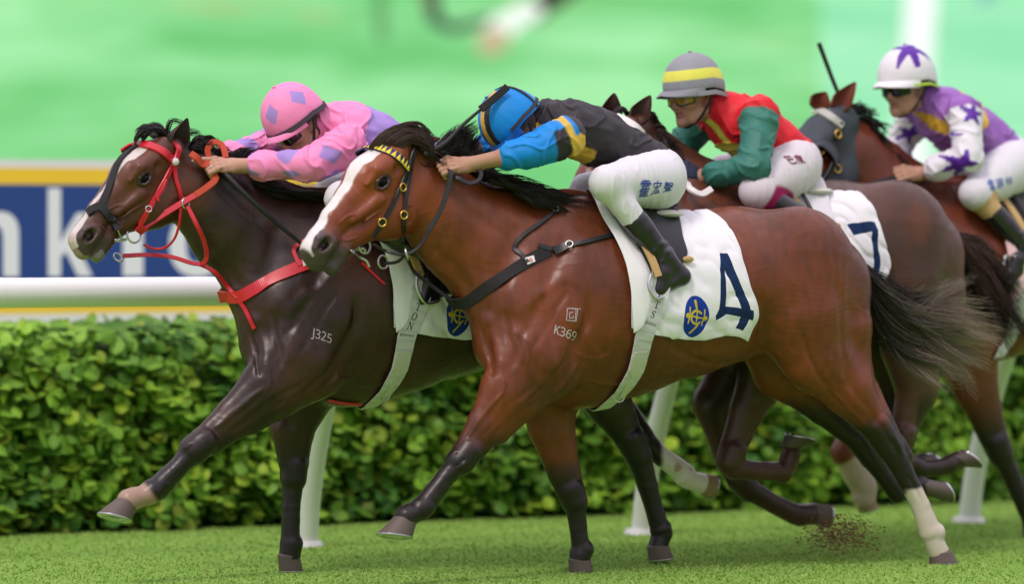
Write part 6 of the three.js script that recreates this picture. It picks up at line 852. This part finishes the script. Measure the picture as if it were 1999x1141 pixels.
{ // bridle and breastplate of the bay horse
  const h = horseB, H = h.H, n = skinN(h), t = thing('bridle', FB, 'black leather bridle with brass buckles and navy browband with yellow triangles', 'bridle');
  const bbP = onSkin(h, [[702, 297], [722, 289], [750, 293], [776, 307], [797, 328]], 0.004), far = [h.B.snap(H.at(0.1, 0.0, -0.07), 0.004)];
  const bb = mesh('browband', strap([...far, ...bbP], n, 0.036, 0.006, 60), std({ color: 0x1c2452, roughness: 0.6 }), t), tri = [], bc = curve(bbP, 26);
  for (let i = 0; i < 13; i++) { const a = bc[i * 2], b = bc[i * 2 + 2], N = h.B.normal(a, 0.012), d = b.clone().sub(a), up = N.clone().cross(d).normalize().multiplyScalar(0.017); if (up.y < 0) up.negate(); const o = N.clone().multiplyScalar(0.0075), A = a.clone().add(o).sub(up.clone().multiplyScalar(0.95)), B2 = b.clone().add(o).sub(up.clone().multiplyScalar(0.95)), C = a.clone().lerp(b, 0.5).add(o).add(up), D = A.clone().add(B2).add(C).divideScalar(3).addScaledVector(N, 0.003), g = new THREE.BufferGeometry(); g.setAttribute('position', new THREE.Float32BufferAttribute([A, B2, D, B2, C, D, C, A, D].flatMap((p) => [p.x, p.y, p.z]), 3)); g.computeVertexNormals(); mesh('triangle', g, std({ color: 0xe8cf2a, roughness: 0.5, side: THREE.DoubleSide }), bb); }
  const cheek = mesh('cheekpiece', strap(onSkin(h, [[800, 318], [788, 348], [768, 396], [748, 432], [728, 463]], 0.004), n, 0.019, 0.005, 50), blackLeather, t);
  mesh('throatlash', strap(onSkin(h, [[804, 312], [797, 350], [790, 400], [787, 440], [787, 474]], 0.006), n, 0.019, 0.005, 50), blackLeather, t);
  mesh('headpiece', strap([...onSkin(h, [[797, 330], [802, 308], [808, 286]], 0.008), h.B.snap(H.at(0.02, 0.03, 0), 0.008)], n, 0.03, 0.006, 30), blackLeather, t);
  for (const q of [[783, 366], [745, 434], [786, 420]]) { const p = onSkin(h, [q], 0.012)[0], N = h.B.normal(p, 0.012), g = ringAt(p, N, 0.0155, 0.0038); mesh('buckle', g, brass, cheek); }
  const bp = onSkin(h, [[714, 477]], 0.012)[0], N0 = V(0.35, 0.1, 1), bit = mesh('bit_ring', ringAt(bp, N0, 0.031, 0.0046), steel, t); mesh('bit_bar', cord([...onSkin(h, [[683, 490], [700, 486]], 0.008), bp.clone().add(V(0.0, -0.012, 0.008)), ...onSkin(h, [[712, 492]], 0.012)], 0.006, 8, 16), steel, bit);
  mesh('chin_strap', cord(onSkin(h, [[686, 492], [702, 500], [716, 508], [722, 520]], 0.008), 0.0055, 8, 20), steel, bit);
  const hd = jB.hands[0].H, hf = jB.hands[1].H; const r1 = FB.at(729, 478, bp.z + 0.01), side = () => V(-0.2, 0.5, 1);
  mesh('rein', strap([r1, FB.at(758, 492, 0.16), FB.at(790, 497, 0.165), FB.at(815, 485, 0.17), FB.at(838, 450, 0.175)], side, 0.013, 0.005, 50), blackLeather, t); mesh('rein_grip', strap([FB.at(836, 452, 0.175), FB.at(858, 415, 0.178), FB.at(874, 372, 0.17), FB.at(880, 335, 0.155), hd.at(0.085, -0.02, 0)], side, 0.02, 0.006, 50), std({ color: 0x202226, roughness: 0.7, bumpMap: weave, bumpScale: 0.001 }), t);
  mesh('rein_end', strap([hd.at(0.08, -0.03, -0.03), FB.at(893, 348, 0.16), FB.at(915, 358, 0.17), FB.at(934, 352, 0.17), FB.at(939, 338, 0.16), FB.at(930, 330, 0.14), FB.at(905, 334, 0.08)], side, 0.018, 0.005, 50), blackLeather, t);
  const fb = h.B.snap(H.at(0.46, -0.13, -0.07), 0.01); mesh('bit_ring', ringAt(FB.at(748, 512, -0.02), N0, 0.026, 0.0042), steel, t); mesh('rein', strap([FB.at(752, 515, -0.02), FB.at(775, 512, 0.03), FB.at(792, 498, 0.1)], side, 0.013, 0.005, 24), blackLeather, t); mesh('rein', strap([fb, FB.at(800, 400, -0.2), hf.at(0.085, -0.02, 0)], () => V(0, 0.5, -1), 0.014, 0.005, 30), blackLeather, t); mesh('martingale_ring', ringAt(FB.at(794, 496, 0.165), V(1, 0.3, 0.5), 0.024, 0.004), steel, t); mesh('martingale_strap', strap([FB.at(796, 505, 0.15), FB.at(808, 530, 0.1), FB.at(845, 560, 0.04), FB.at(900, 600, 0.02)], side, 0.016, 0.004, 30), blackLeather, t);
}
{ const h = horseB, n = skinN(h), t = thing('breastplate', FB, 'black elastic breastplate across the chest of the bay horse', 'breastplate');
  const P = onSkin(h, [[908, 592], [950, 563], [1000, 530], [1040, 505], [1072, 489]], 0.004), m = mirrorOn(h, [P[0], P[2], P[4]]); mesh('chest_band', strap([...m.reverse(), h.B.snap(V(P[0].x - 0.04, P[0].y, 0), 0.004), ...P], n, 0.05, 0.004, 110), std({ color: 0x111113, roughness: 0.75 }), t);
  mesh('side_strap', strap(onSkin(h, [[1050, 480], [1075, 487], [1100, 483], [1140, 474], [1180, 464], [1212, 456]], 0.007), n, 0.02, 0.005, 60), blackLeather, t); mesh('billet', strap(onSkin(h, [[1080, 493], [1094, 488], [1108, 482]], 0.013), n, 0.036, 0.006, 14), blackLeather, t); const bk = onSkin(h, [[1112, 480]], 0.016)[0]; mesh('buckle', ringAt(bk, n(bk), 0.014, 0.003), steel, t);
  mesh('neck_strap', strap([...onSkin(h, [[1030, 514], [1018, 498], [1004, 487]], 0.007), ...onSkin(h, [[1006, 478], [1020, 462], [1048, 442], [1078, 418], [1090, 404], [1092, 392]], 0.009), h.B.snap(FB.at(1092, 384, 0), 0.008)], n, 0.017, 0.004, 70), blackLeather, t);
  const b2 = onSkin(h, [[1084, 412]], 0.016)[0]; mesh('buckle', ringAt(b2, n(b2), 0.012, 0.003), steel, t);
  const lab = mesh('label', sheet([[[1025, 505], [1041, 500]], [[1029, 518], [1044, 512]]].map((r) => onSkin(h, r, 0.009)), 0.001), std({ color: 0xe8e0e0, roughness: 0.7 }), t); mesh('emblem', ringAt(onSkin(h, [[1035, 509]], 0.0115)[0], n(b2), 0.006, 0.0014), std({ color: 0xc02030 }), lab);
}
{ // red tack of the leading horse
  const redL = std({ color: 0xc81426, roughness: 0.42, clearcoat: 0.25, clearcoatRoughness: 0.3 }), orange = std({ color: 0xb8452a, roughness: 0.8 }), blackWeb = std({ color: 0x202024, roughness: 0.8 });
  const h = horseA, H = h.H, n = skinN(h), t = thing('bridle', FA, 'glossy red bridle and reins with steel rings', 'bridle');
  const bbP = onSkin(h, [[244, 292], [262, 284], [290, 285], [318, 297], [337, 314]], 0.004); const f0 = H.to(bbP[0]);
  mesh('browband', strap([h.B.snap(H.at(0.1, 0.0, -0.07), 0.004), ...bbP], n, 0.036, 0.007, 60), redL, t);
  const ck = mesh('cheekpiece', strap(onSkin(h, [[338, 318], [326, 342], [306, 380], [288, 414], [274, 438]], 0.005), n, 0.022, 0.006, 50), redL, t); mesh('keeper_strap', strap(onSkin(h, [[322, 352], [314, 372], [304, 388], [308, 392]], 0.012), n, 0.014, 0.005, 24), redL, ck); mesh('buckle', ringAt(onSkin(h, [[289, 408]], 0.014)[0], V(-0.2, 0.1, 1), 0.012, 0.0028), steel, ck);
  mesh('headpiece', strap([...onSkin(h, [[337, 318], [344, 302], [346, 290]], 0.01), h.B.snap(H.at(0.02, 0.03, 0), 0.01)], n, 0.024, 0.006, 24), redL, t);
  mesh('throatlash', strap([...onSkin(h, [[340, 322], [342, 345], [350, 372], [356, 392]], 0.006)], n, 0.018, 0.005, 40), redL, t);
  { const p = onSkin(h, [[338, 316]], 0.014)[0], g = new THREE.SphereGeometry(0.016, 20, 12); g.scale(1, 1, 0.7); g.translate(p.x, p.y, p.z); mesh('rosette', g, std({ color: 0xd8d4d0, roughness: 0.4 }), t); }
  const bp = onSkin(h, [[260, 453]], 0.012)[0], N0 = V(0.3, 0.1, 1), bit = mesh('bit_ring', ringAt(bp, N0, 0.033, 0.0042), steel, t); mesh('bit_bar', cord(onSkin(h, [[222, 469], [236, 466], [249, 464]], 0.012), 0.0065, 8, 12), steel, bit);
  const hd = jA.hands[0].H, hf = jA.hands[1].H, side = () => V(-0.2, 0.45, 1), z = bp.z + 0.012;
  const end = mesh('rein_loop', strap(onSkin(h, [[266, 440], [280, 447]], 0.016), n, 0.036, 0.007, 10), redL, t);
  mesh('rein', strap([FA.at(278, 446, z), FA.at(318, 420, z + 0.02), FA.at(357, 396, z + 0.045), FA.at(386, 379, z + 0.06)], side, 0.026, 0.005, 50), redL, t); mesh('rein_grip', strap([FA.at(383, 381, z + 0.061), FA.at(405, 366, z + 0.07), FA.at(421, 350, z + 0.065), hd.at(0.09, -0.02, -0.01)], side, 0.028, 0.007, 40), orange, t);
  mesh('rein_grip', strap([hd.at(0.09, 0, 0.02), FA.at(398, 322, 0.12), FA.at(384, 308, 0.13), FA.at(372, 300, 0.12)], side, 0.03, 0.006, 30), orange, t); mesh('rein_end', strap([FA.at(408, 308, 0.06), FA.at(406, 292, 0.05), FA.at(416, 278, 0.05), FA.at(432, 282, 0.06), FA.at(438, 294, 0.08), FA.at(441, 308, 0.1)], () => V(0, 0.5, 1), 0.026, 0.005, 50), orange, t);
  mesh('martingale_ring', ringAt(FA.at(363, 397, z + 0.04), V(0.6, 0.1, 1), 0.021, 0.0042), steel, t);
  mesh('martingale_strap', strap([FA.at(366, 403, z + 0.05), FA.at(384, 438, 0.15), FA.at(400, 475, 0.13), FA.at(404, 500, 0.11), FA.at(400, 512, 0.1), FA.at(392, 517, 0.08)], side, 0.018, 0.004, 50), redL, t); mesh('martingale_strap', strap([FA.at(240, 500, 0.02), FA.at(290, 498, 0.03), FA.at(335, 502, 0.05), FA.at(375, 514, 0.07), FA.at(392, 517, 0.08), FA.at(420, 532, 0.09), ...onSkin(h, [[448, 562], [466, 582]], 0.006)], side, 0.018, 0.004, 70), redL, t); mesh('curb_rein', cord([FA.at(281, 478, 0.03), FA.at(300, 486, 0.05), FA.at(322, 484, 0.08), FA.at(340, 468, 0.12), FA.at(350, 440, 0.15), FA.at(354, 408, 0.17)], 0.0055, 8, 40), redL, t); mesh('bit_ring', ringAt(FA.at(232, 503, 0.0), V(0.3, 0.8, 1), 0.02, 0.0038), steel, t);
  mesh('rein', strap([h.B.snap(H.at(0.45, -0.14, -0.07), 0.01), FA.at(380, 360, -0.2), hf.at(0.085, -0.02, 0)], () => V(0, 0.5, -1), 0.024, 0.005, 30), redL, t);
  const c = thing('cheeker', FA, 'black nose strap running down the face of the leading dark brown horse', 'cheeker'); const mid = onSkin(h, [[270, 284], [258, 292], [246, 302], [233, 318], [222, 345], [212, 372], [200, 398]], 0.005); mesh('face_strap', strap(mid, n, 0.03, 0.004, 60), blackWeb, c); mesh('nose_strap', strap([...onSkin(h, [[172, 418], [184, 408], [198, 405], [208, 416], [218, 430]], 0.006)], n, 0.034, 0.005, 40), blackWeb, c); mesh('buckle_strap', strap(onSkin(h, [[214, 424], [222, 436], [229, 450]], 0.012), n, 0.026, 0.005, 20), blackLeather, c); mesh('link', cord(onSkin(h, [[229, 450], [232, 458], [234, 466]], 0.012), 0.004, 6, 8), steel, c);
  const b = thing('breastplate', FA, 'red breastplate round the chest of the leading dark brown horse', 'breastplate'), P = onSkin(h, [[468, 580], [495, 566], [530, 546], [565, 530], [602, 515]], 0.005), m = mirrorOn(h, [P[0], P[2], P[4]]);
  mesh('chest_band', strap([...m.reverse(), h.B.snap(V(P[0].x - 0.03, P[0].y, 0), 0.005), ...P], n, 0.05, 0.005, 100), redL, b); mesh('neck_strap', strap(onSkin(h, [[586, 520], [578, 505], [574, 490], [584, 478], [604, 468], [640, 452]], 0.008), n, 0.018, 0.004, 40), redL, b); mesh('leg_strap', strap(onSkin(h, [[468, 586], [480, 604], [490, 624], [498, 642]], 0.006), n, 0.018, 0.004, 24), redL, b); mesh('trailing_strap', strap(onSkin(h, [[706, 514], [722, 530], [750, 556]], 0.006), n, 0.01, 0.004, 20), redL, b); mesh('under_strap', strap(onSkin(h, [[640, 780], [672, 786], [704, 788]], 0.006), n, 0.018, 0.004, 24), redL, b);
  const lab = mesh('label', sheet([[[590, 510], [603, 506]], [[592, 522], [605, 517]]].map((r) => onSkin(h, r, 0.011)), 0.001), std({ color: 0xe8e0e0, roughness: 0.7 }), b);
}
{ // bridles of the two horses behind
  const n = skinN(horseC), t = thing('bridle', FC, 'pale browband and bridle on the dark horse half hidden by the blue-capped jockey', 'bridle'), H = horseC.H, wl = std({ color: 0xe4e2dc, roughness: 0.6 });
  mesh('browband', strap([...onSkin(horseC, [[1172, 240], [1190, 231], [1212, 236], [1236, 250], [1250, 264]], 0.006)], n, 0.046, 0.012, 40), wl, t); mesh('cheekpiece', strap(onSkin(horseC, [[1252, 258], [1246, 290], [1228, 340], [1195, 385]], 0.006), n, 0.024, 0.006, 40), wl, t); const hd = jC.hands[0].H; mesh('rein', strap([horseC.B.snap(H.at(0.46, -0.14, 0.08), 0.01), FC.at(1260, 380, 0.18), hd.at(0.085, -0.02, 0)], () => V(0, 0.5, 1), 0.02, 0.005, 30), wl, t); mesh('rein_end', strap([hd.at(0.05, -0.03, -0.02), FC.at(1350, 372, 0.24), FC.at(1368, 380, 0.25), FC.at(1388, 370, 0.24)], () => V(0, 0.5, 1), 0.03, 0.01, 30), wl, t);
  const B = new Body(), HD = horseD.H; headPrims(B, HD); B.groups[0].disp = () => -0.009; const hd2 = thing('blinker_hood', FD, 'grey blinker hood over the head of the horse at far right', 'blinker hood'), box = B.bounds();
  mesh('hood', B.build(0.006, null, { keep: (x, y, z) => { const q = HD.to(V(x, y, z)); return q.x > -0.06 && q.x < 0.36 + 0.2 * (-q.y - 0.1) && Math.hypot(q.x - 0.25, q.y + 0.07) > 0.06; } }), std({ color: 0x3c454c, roughness: 0.8, bumpMap: weave, bumpScale: 0.001, side: THREE.DoubleSide }), hd2);
  for (const s of [1, -1]) { const P = []; for (let j = 0; j <= 8; j++) { const r = []; for (let i = 0; i <= 14; i++) { const a = lerp(-1.7, 1.7, i / 14), v = j / 8 * 1.35; r.push(HD.at(0.232 - Math.cos(a) * Math.cos(v) * 0.075, -0.075 + Math.sin(a) * 0.075 * Math.cos(v * 0.6), (0.085 + Math.sin(v) * 0.05) * s)); } P.push(r); } mesh('blinker_cup', sheet(P, 0.004), std({ color: 0x343c44, roughness: 0.6, side: THREE.DoubleSide }), hd2); }
  mesh('browband', strap(onSkin({ B }, [[1584, 224], [1600, 220], [1624, 232], [1642, 247]], 0.006, FD), (p) => B.normal(p, 0.012), 0.04, 0.008, 40), std({ color: 0xa8aca2, roughness: 0.6 }), hd2); for (const q of [[1632, 262], [1608, 300], [1632, 330]]) { const p = onSkin({ B }, [q], 0.012, FD)[0]; mesh('buckle', ringAt(p, B.normal(p, 0.01), 0.018, 0.004), brass, hd2); }
  const t2 = thing('bridle', FD, 'dark bridle over the grey blinker hood', 'bridle'); mesh('cheekpiece', strap(onSkin({ B }, [[1640, 240], [1632, 290], [1612, 340], [1580, 380]], 0.008, FD), (p) => B.normal(p, 0.012), 0.022, 0.006, 40), blackLeather, t2); mesh('rein', strap([horseD.B.snap(HD.at(0.46, -0.14, 0.08), 0.01), FD.at(1660, 370, 0.18), jD.hands[0].H.at(0.085, -0.02, 0)], () => V(0, 0.5, 1), 0.02, 0.005, 30), blackLeather, t2);
}
// whips
function whip(fr, label, pts, r, flap) { const t = thing('whip', fr, label, 'whip'), P = pts.map((q) => q.isVector3 ? q : fr.at(...q)); mesh('shaft', cord(P, (s) => lerp(r[0], r[1], s), 10, 60), std({ color: 0x121213, roughness: 0.55, bumpMap: noiseTex(32, (u, v) => 0.5 + 0.5 * Math.sin(u * 6.283 * 4)), bumpScale: 0.001 }), t);
  if (flap) { const F2 = flap.map((q) => fr.at(...q)); mesh('flap', strap(F2, () => V(0.5, 0.6, 0.6), 0.031, 0.01, 10), std({ color: 0x17171a, roughness: 0.75 }), t); } const k = new THREE.SphereGeometry(r[0] * 1.5, 14, 10); k.translate(P[0].x, P[0].y, P[0].z); mesh('knob', k, blackLeather, t); }
whip(FB, 'black whip with broad flap held up beside the blue cap', [[832, 300, 0.1], [866, 282, 0.1], [905, 243, 0.1], [948, 206, 0.1]], [0.011, 0.006], [[938, 214, 0.1], [964, 193, 0.1], [990, 170, 0.1]]);
whip(FA, 'black whip hanging across the neck of the leading dark brown horse', [[424, 322, 0.09], [450, 350, 0.16], [492, 392, 0.2], [545, 440, 0.21], [598, 484, 0.22]], [0.013, 0.007]);
whip(FD, 'black whip standing upright beside the hooded horse at right', [[1700, 300, -0.06], [1662, 236, -0.07], [1634, 178, -0.08], [1598, 84, -0.1]], [0.008, 0.011]);
// brands on the skin
decal(FB, horseB.B, horseB.t, 'brand_mark', [[1104, 594], [1136, 598], [1132, 634], [1100, 630]], writing(128, 128, (c) => { c.lineWidth = 5; c.strokeRect(22, 26, 62, 84); c.beginPath(); c.moveTo(30, 26); c.lineTo(118, 22); c.moveTo(96, 24); c.lineTo(92, 112); c.moveTo(66, 50); c.lineTo(40, 56); c.lineTo(42, 92); c.lineTo(68, 92); c.lineTo(68, 74); c.stroke(); }), [10, 10], { color: 0xb9b3b0, lift: 0.002 });
decal(FB, horseB.B, horseB.t, 'brand_number', [[1084, 628], [1132, 644], [1126, 674], [1078, 656]], writing(256, 128, (c) => { c.font = '104px sans-serif'; c.textBaseline = 'middle'; c.fillText('K369', 6, 66, 244); }), [14, 8], { color: 0xb9b3b0, lift: 0.002 });
decal(FA, horseA.B, horseA.t, 'brand_number', [[612, 634], [658, 650], [654, 682], [608, 662]], writing(256, 128, (c) => { c.font = '104px sans-serif'; c.textBaseline = 'middle'; c.fillText('J325', 10, 66, 240); }), [14, 8], { color: 0xa59f9c, lift: 0.002 });
// ---------- manes, tails, forelocks ----------
const blk0 = [0.012, 0.009, 0.008], brn0 = [0.05, 0.028, 0.019], put = (h, name, ...a) => mesh(name, locks(h.fr, ...a), hairMat, h.t);
put(horseB, 'forelock', [[[722, 290, 0.05], [745, 264, 0.07], [780, 252, 0.07], [818, 258, 0.08], [846, 284, 0.09]], [[748, 288, 0.08], [768, 266, 0.1], [800, 258, 0.1], [830, 270, 0.1], [850, 300, 0.1]], [[776, 300, 0.1], [795, 278, 0.11], [818, 275, 0.11], [840, 290, 0.11], [852, 315, 0.1]]], 900, 0.0016, 1, brn0, [0.035, 0.022, 0.017], 0.014, 0.01);
put(horseB, 'forelock_crown', [[[742, 280, -0.03], [772, 252, -0.02], [812, 250, 0], [846, 275, 0.02]], [[762, 280, 0.03], [785, 256, 0.04], [815, 256, 0.05], [848, 292, 0.06]]], 500, 0.0016, 2, brn0, brn0, 0.016, 0.012);
put(horseB, 'mane', [[[828, 290, 0.02], [850, 300, 0.08], [870, 318, 0.1], [885, 335, 0.1]], [[856, 312, 0], [866, 290, 0.02], [880, 268, 0.02], [900, 256, 0.02]], [[880, 325, 0], [888, 296, 0.01], [905, 272, 0], [924, 252, 0]], [[905, 335, 0], [918, 310, 0], [924, 285, -0.02], [926, 258, -0.03]], [[930, 345, 0.02], [950, 342, 0.09], [975, 350, 0.12], [1005, 366, 0.12]], [[960, 355, 0.02], [985, 352, 0.1], [1020, 362, 0.13], [1062, 380, 0.14]], [[1000, 370, 0.02], [1030, 368, 0.1], [1072, 380, 0.13], [1120, 400, 0.15]], [[985, 362, 0.06], [1010, 372, 0.14], [1040, 392, 0.15], [1070, 405, 0.15]], [[1050, 378, 0.02], [1082, 378, 0.09], [1120, 392, 0.12], [1160, 402, 0.12]]], 3200, 0.0017, 3, blk0, [0.018, 0.013, 0.011], 0.02, 0.02);
put(horseB, 'tail', [[[1684, 520, 0.0], [1716, 548, 0.02], [1760, 590, 0.03], [1840, 618, 0.05], [1934, 640, 0.07]], [[1686, 532, 0.02], [1722, 575, 0.03], [1790, 625, 0.04], [1860, 655, 0.05], [1946, 686, 0.06]], [[1688, 545, -0.02], [1722, 605, 0.0], [1780, 660, 0.0], [1850, 690, 0.0], [1925, 726, 0.0]], [[1690, 556, 0.02], [1722, 630, 0.02], [1775, 680, 0.02], [1840, 705, 0.0], [1890, 770, -0.02]], [[1690, 560, 0], [1715, 640, 0], [1760, 690, 0], [1820, 718, 0], [1872, 745, 0]]], 2000, 0.0016, 4, [0.012, 0.009, 0.008], [0.4, 0.31, 0.26], 0.034, 0.05);
put(horseB, 'stray_hair', [[[1690, 535, 0], [1740, 572, 0.03], [1800, 585, 0.04], [1850, 560, 0.05]], [[1690, 540, 0], [1750, 600, 0.03], [1830, 600, 0.04], [1880, 570, 0.05]], [[1700, 560, 0], [1780, 620, 0], [1880, 640, 0], [1962, 650, 0]]], 320, 0.0012, 5, blk0, [0.42, 0.34, 0.29], 0.07, 0.05);
put(horseA, 'forelock', [[[318, 276, 0.0], [302, 252, 0.02], [284, 246, 0.02], [268, 256, 0.02], [262, 276, 0.02]], [[330, 276, 0.03], [312, 256, 0.05], [292, 256, 0.06], [274, 266, 0.06], [266, 282, 0.06]], [[326, 270, 0], [318, 252, 0], [300, 246, 0], [280, 262, 0]]], 700, 0.0016, 6, blk0, [0.02, 0.015, 0.013], 0.012, 0.014);
put(horseA, 'stray_hair', [[[322, 268, 0], [332, 246, 0], [350, 240, 0], [368, 250, 0]], [[350, 285, 0], [375, 262, 0], [398, 268, 0.02], [412, 290, 0.03]], [[330, 262, 0], [345, 248, 0], [362, 256, 0], [384, 262, 0]]], 60, 0.0012, 7, blk0, blk0, 0.02, 0.03);
put(horseA, 'mane', [[[352, 285, 0.01], [372, 290, 0.05], [392, 300, 0.06], [410, 318, 0.06]], [[372, 298, 0.01], [382, 274, 0.02], [402, 272, 0.03], [416, 292, 0.04]], [[395, 310, 0.01], [398, 282, 0.02], [418, 276, 0.02], [424, 300, 0.03]], [[440, 335, 0.0], [452, 316, 0.02], [470, 302, 0.02], [488, 291, 0.02]], [[462, 342, 0.0], [476, 326, 0.02], [486, 310, 0.02], [494, 300, 0.02]], [[480, 348, 0.02], [510, 362, 0.08], [540, 376, 0.1], [575, 388, 0.1]], [[530, 366, 0.02], [560, 372, 0.08], [595, 384, 0.1], [632, 398, 0.1]], [[590, 380, 0.02], [620, 384, 0.07], [655, 394, 0.09], [690, 405, 0.09]], [[640, 385, 0.02], [670, 388, 0.06], [700, 396, 0.08], [730, 404, 0.08]]], 1900, 0.0016, 8, blk0, [0.016, 0.012, 0.011], 0.014, 0.018);
put(horseA, 'tail', [[[1236, 520, 0], [1275, 545, 0], [1330, 590, 0], [1400, 620, 0]], [[1238, 540, 0], [1270, 600, 0], [1320, 640, 0], [1380, 680, 0]]], 500, 0.0022, 9, blk0, blk0, 0.04, 0.03);
put(horseC, 'mane', [[[1242, 235, 0.02], [1258, 222, 0.02], [1278, 228, 0.02], [1292, 250, 0.02]], [[1258, 250, 0.02], [1280, 240, 0.04], [1296, 258, 0.04], [1318, 262, 0.03]], [[1280, 280, 0.01], [1300, 290, 0.06], [1312, 310, 0.07], [1322, 340, 0.07]], [[1320, 310, 0.01], [1345, 325, 0.08], [1370, 350, 0.1], [1400, 380, 0.1]]], 900, 0.0022, 10, [0.03, 0.017, 0.012], blk0, 0.02, 0.02);
put(horseC, 'forelock', [[[1222, 225, 0.0], [1212, 212, 0.0], [1200, 222, 0.02], [1192, 238, 0.02]], [[1232, 228, 0.02], [1222, 214, 0.03], [1208, 226, 0.04], [1200, 244, 0.04]]], 300, 0.0022, 11, [0.03, 0.017, 0.012], blk0, 0.01, 0.01);
put(horseC, 'tail', [[[1866, 462, 0], [1905, 480, 0], [1960, 540, 0], [2010, 600, 0.02]], [[1868, 470, 0.02], [1900, 512, 0.02], [1950, 590, 0.02], [2000, 680, 0.02]], [[1870, 480, 0], [1892, 540, 0], [1930, 620, 0], [1965, 690, 0]]], 1500, 0.0022, 12, [0.045, 0.02, 0.013], blk0, 0.05, 0.03);
put(horseD, 'mane', [[[1640, 225, 0], [1660, 208, 0], [1680, 208, 0], [1696, 222, 0]], [[1660, 245, 0], [1685, 228, 0], [1700, 240, 0], [1712, 262, 0]], [[1680, 272, 0], [1702, 258, 0], [1716, 268, 0.02], [1722, 292, 0.02]], [[1700, 292, 0], [1722, 285, 0], [1732, 300, 0.03], [1738, 330, 0.03]], [[1735, 325, 0], [1760, 330, 0.03], [1790, 345, 0.05], [1830, 370, 0.05]]], 1100, 0.0022, 13, blk0, blk0, 0.022, 0.03);
{ // turf thrown up by the hooves
  const r = rng(91), list = [], f = Frame(-0.3, 0, 25); for (let i = 0; i < 2200; i++) { const px = 1640 + (r() + r() + r() - 1.5) * 70, py = 1042 + (r() + r() - 1) * 44, p = FB.at(px, py, -0.1 + (r() - 0.5) * 0.3), s = 0.0008 + 0.004 * r() * r() * r(), g = new THREE.IcosahedronGeometry(s, 0), a = g.attributes.position; const st = 1.5 + r() * 4; g.scale(st, 0.7 + r() * 0.6, 1); g.rotateZ(-0.5 + r() * 0.9); g.translate(p.x, Math.max(0.005, p.y), p.z); list.push(g); }
  const o = mesh('flying_turf', merged(list), std({ color: 0x5f4430, roughness: 1 })); FB.place(o); tag(o, 'spray of brown earth thrown up by the hooves at right', 'earth spray', null, 'stuff');
}
// every thing gets its origin at its own base
for (const o of scene.children) if (o.isGroup) { const b = new THREE.Box3(), v = V(0, 0, 0), list = new Set(); o.traverse((m) => { if (m.isMesh && !m.isInstancedMesh) { m.geometry.computeBoundingBox(); b.union(m.geometry.boundingBox); list.add(m.geometry); } }); if (!list.size || o.getObjectByProperty('isInstancedMesh', true)) continue; const c = V((b.min.x + b.max.x) / 2, b.min.y, (b.min.z + b.max.z) / 2); for (const g of list) g.translate(-c.x, -c.y, -c.z); o.position.add(c.applyAxisAngle(V(0, 1, 0), o.rotation.y)); }
renderer.render(scene, camera);
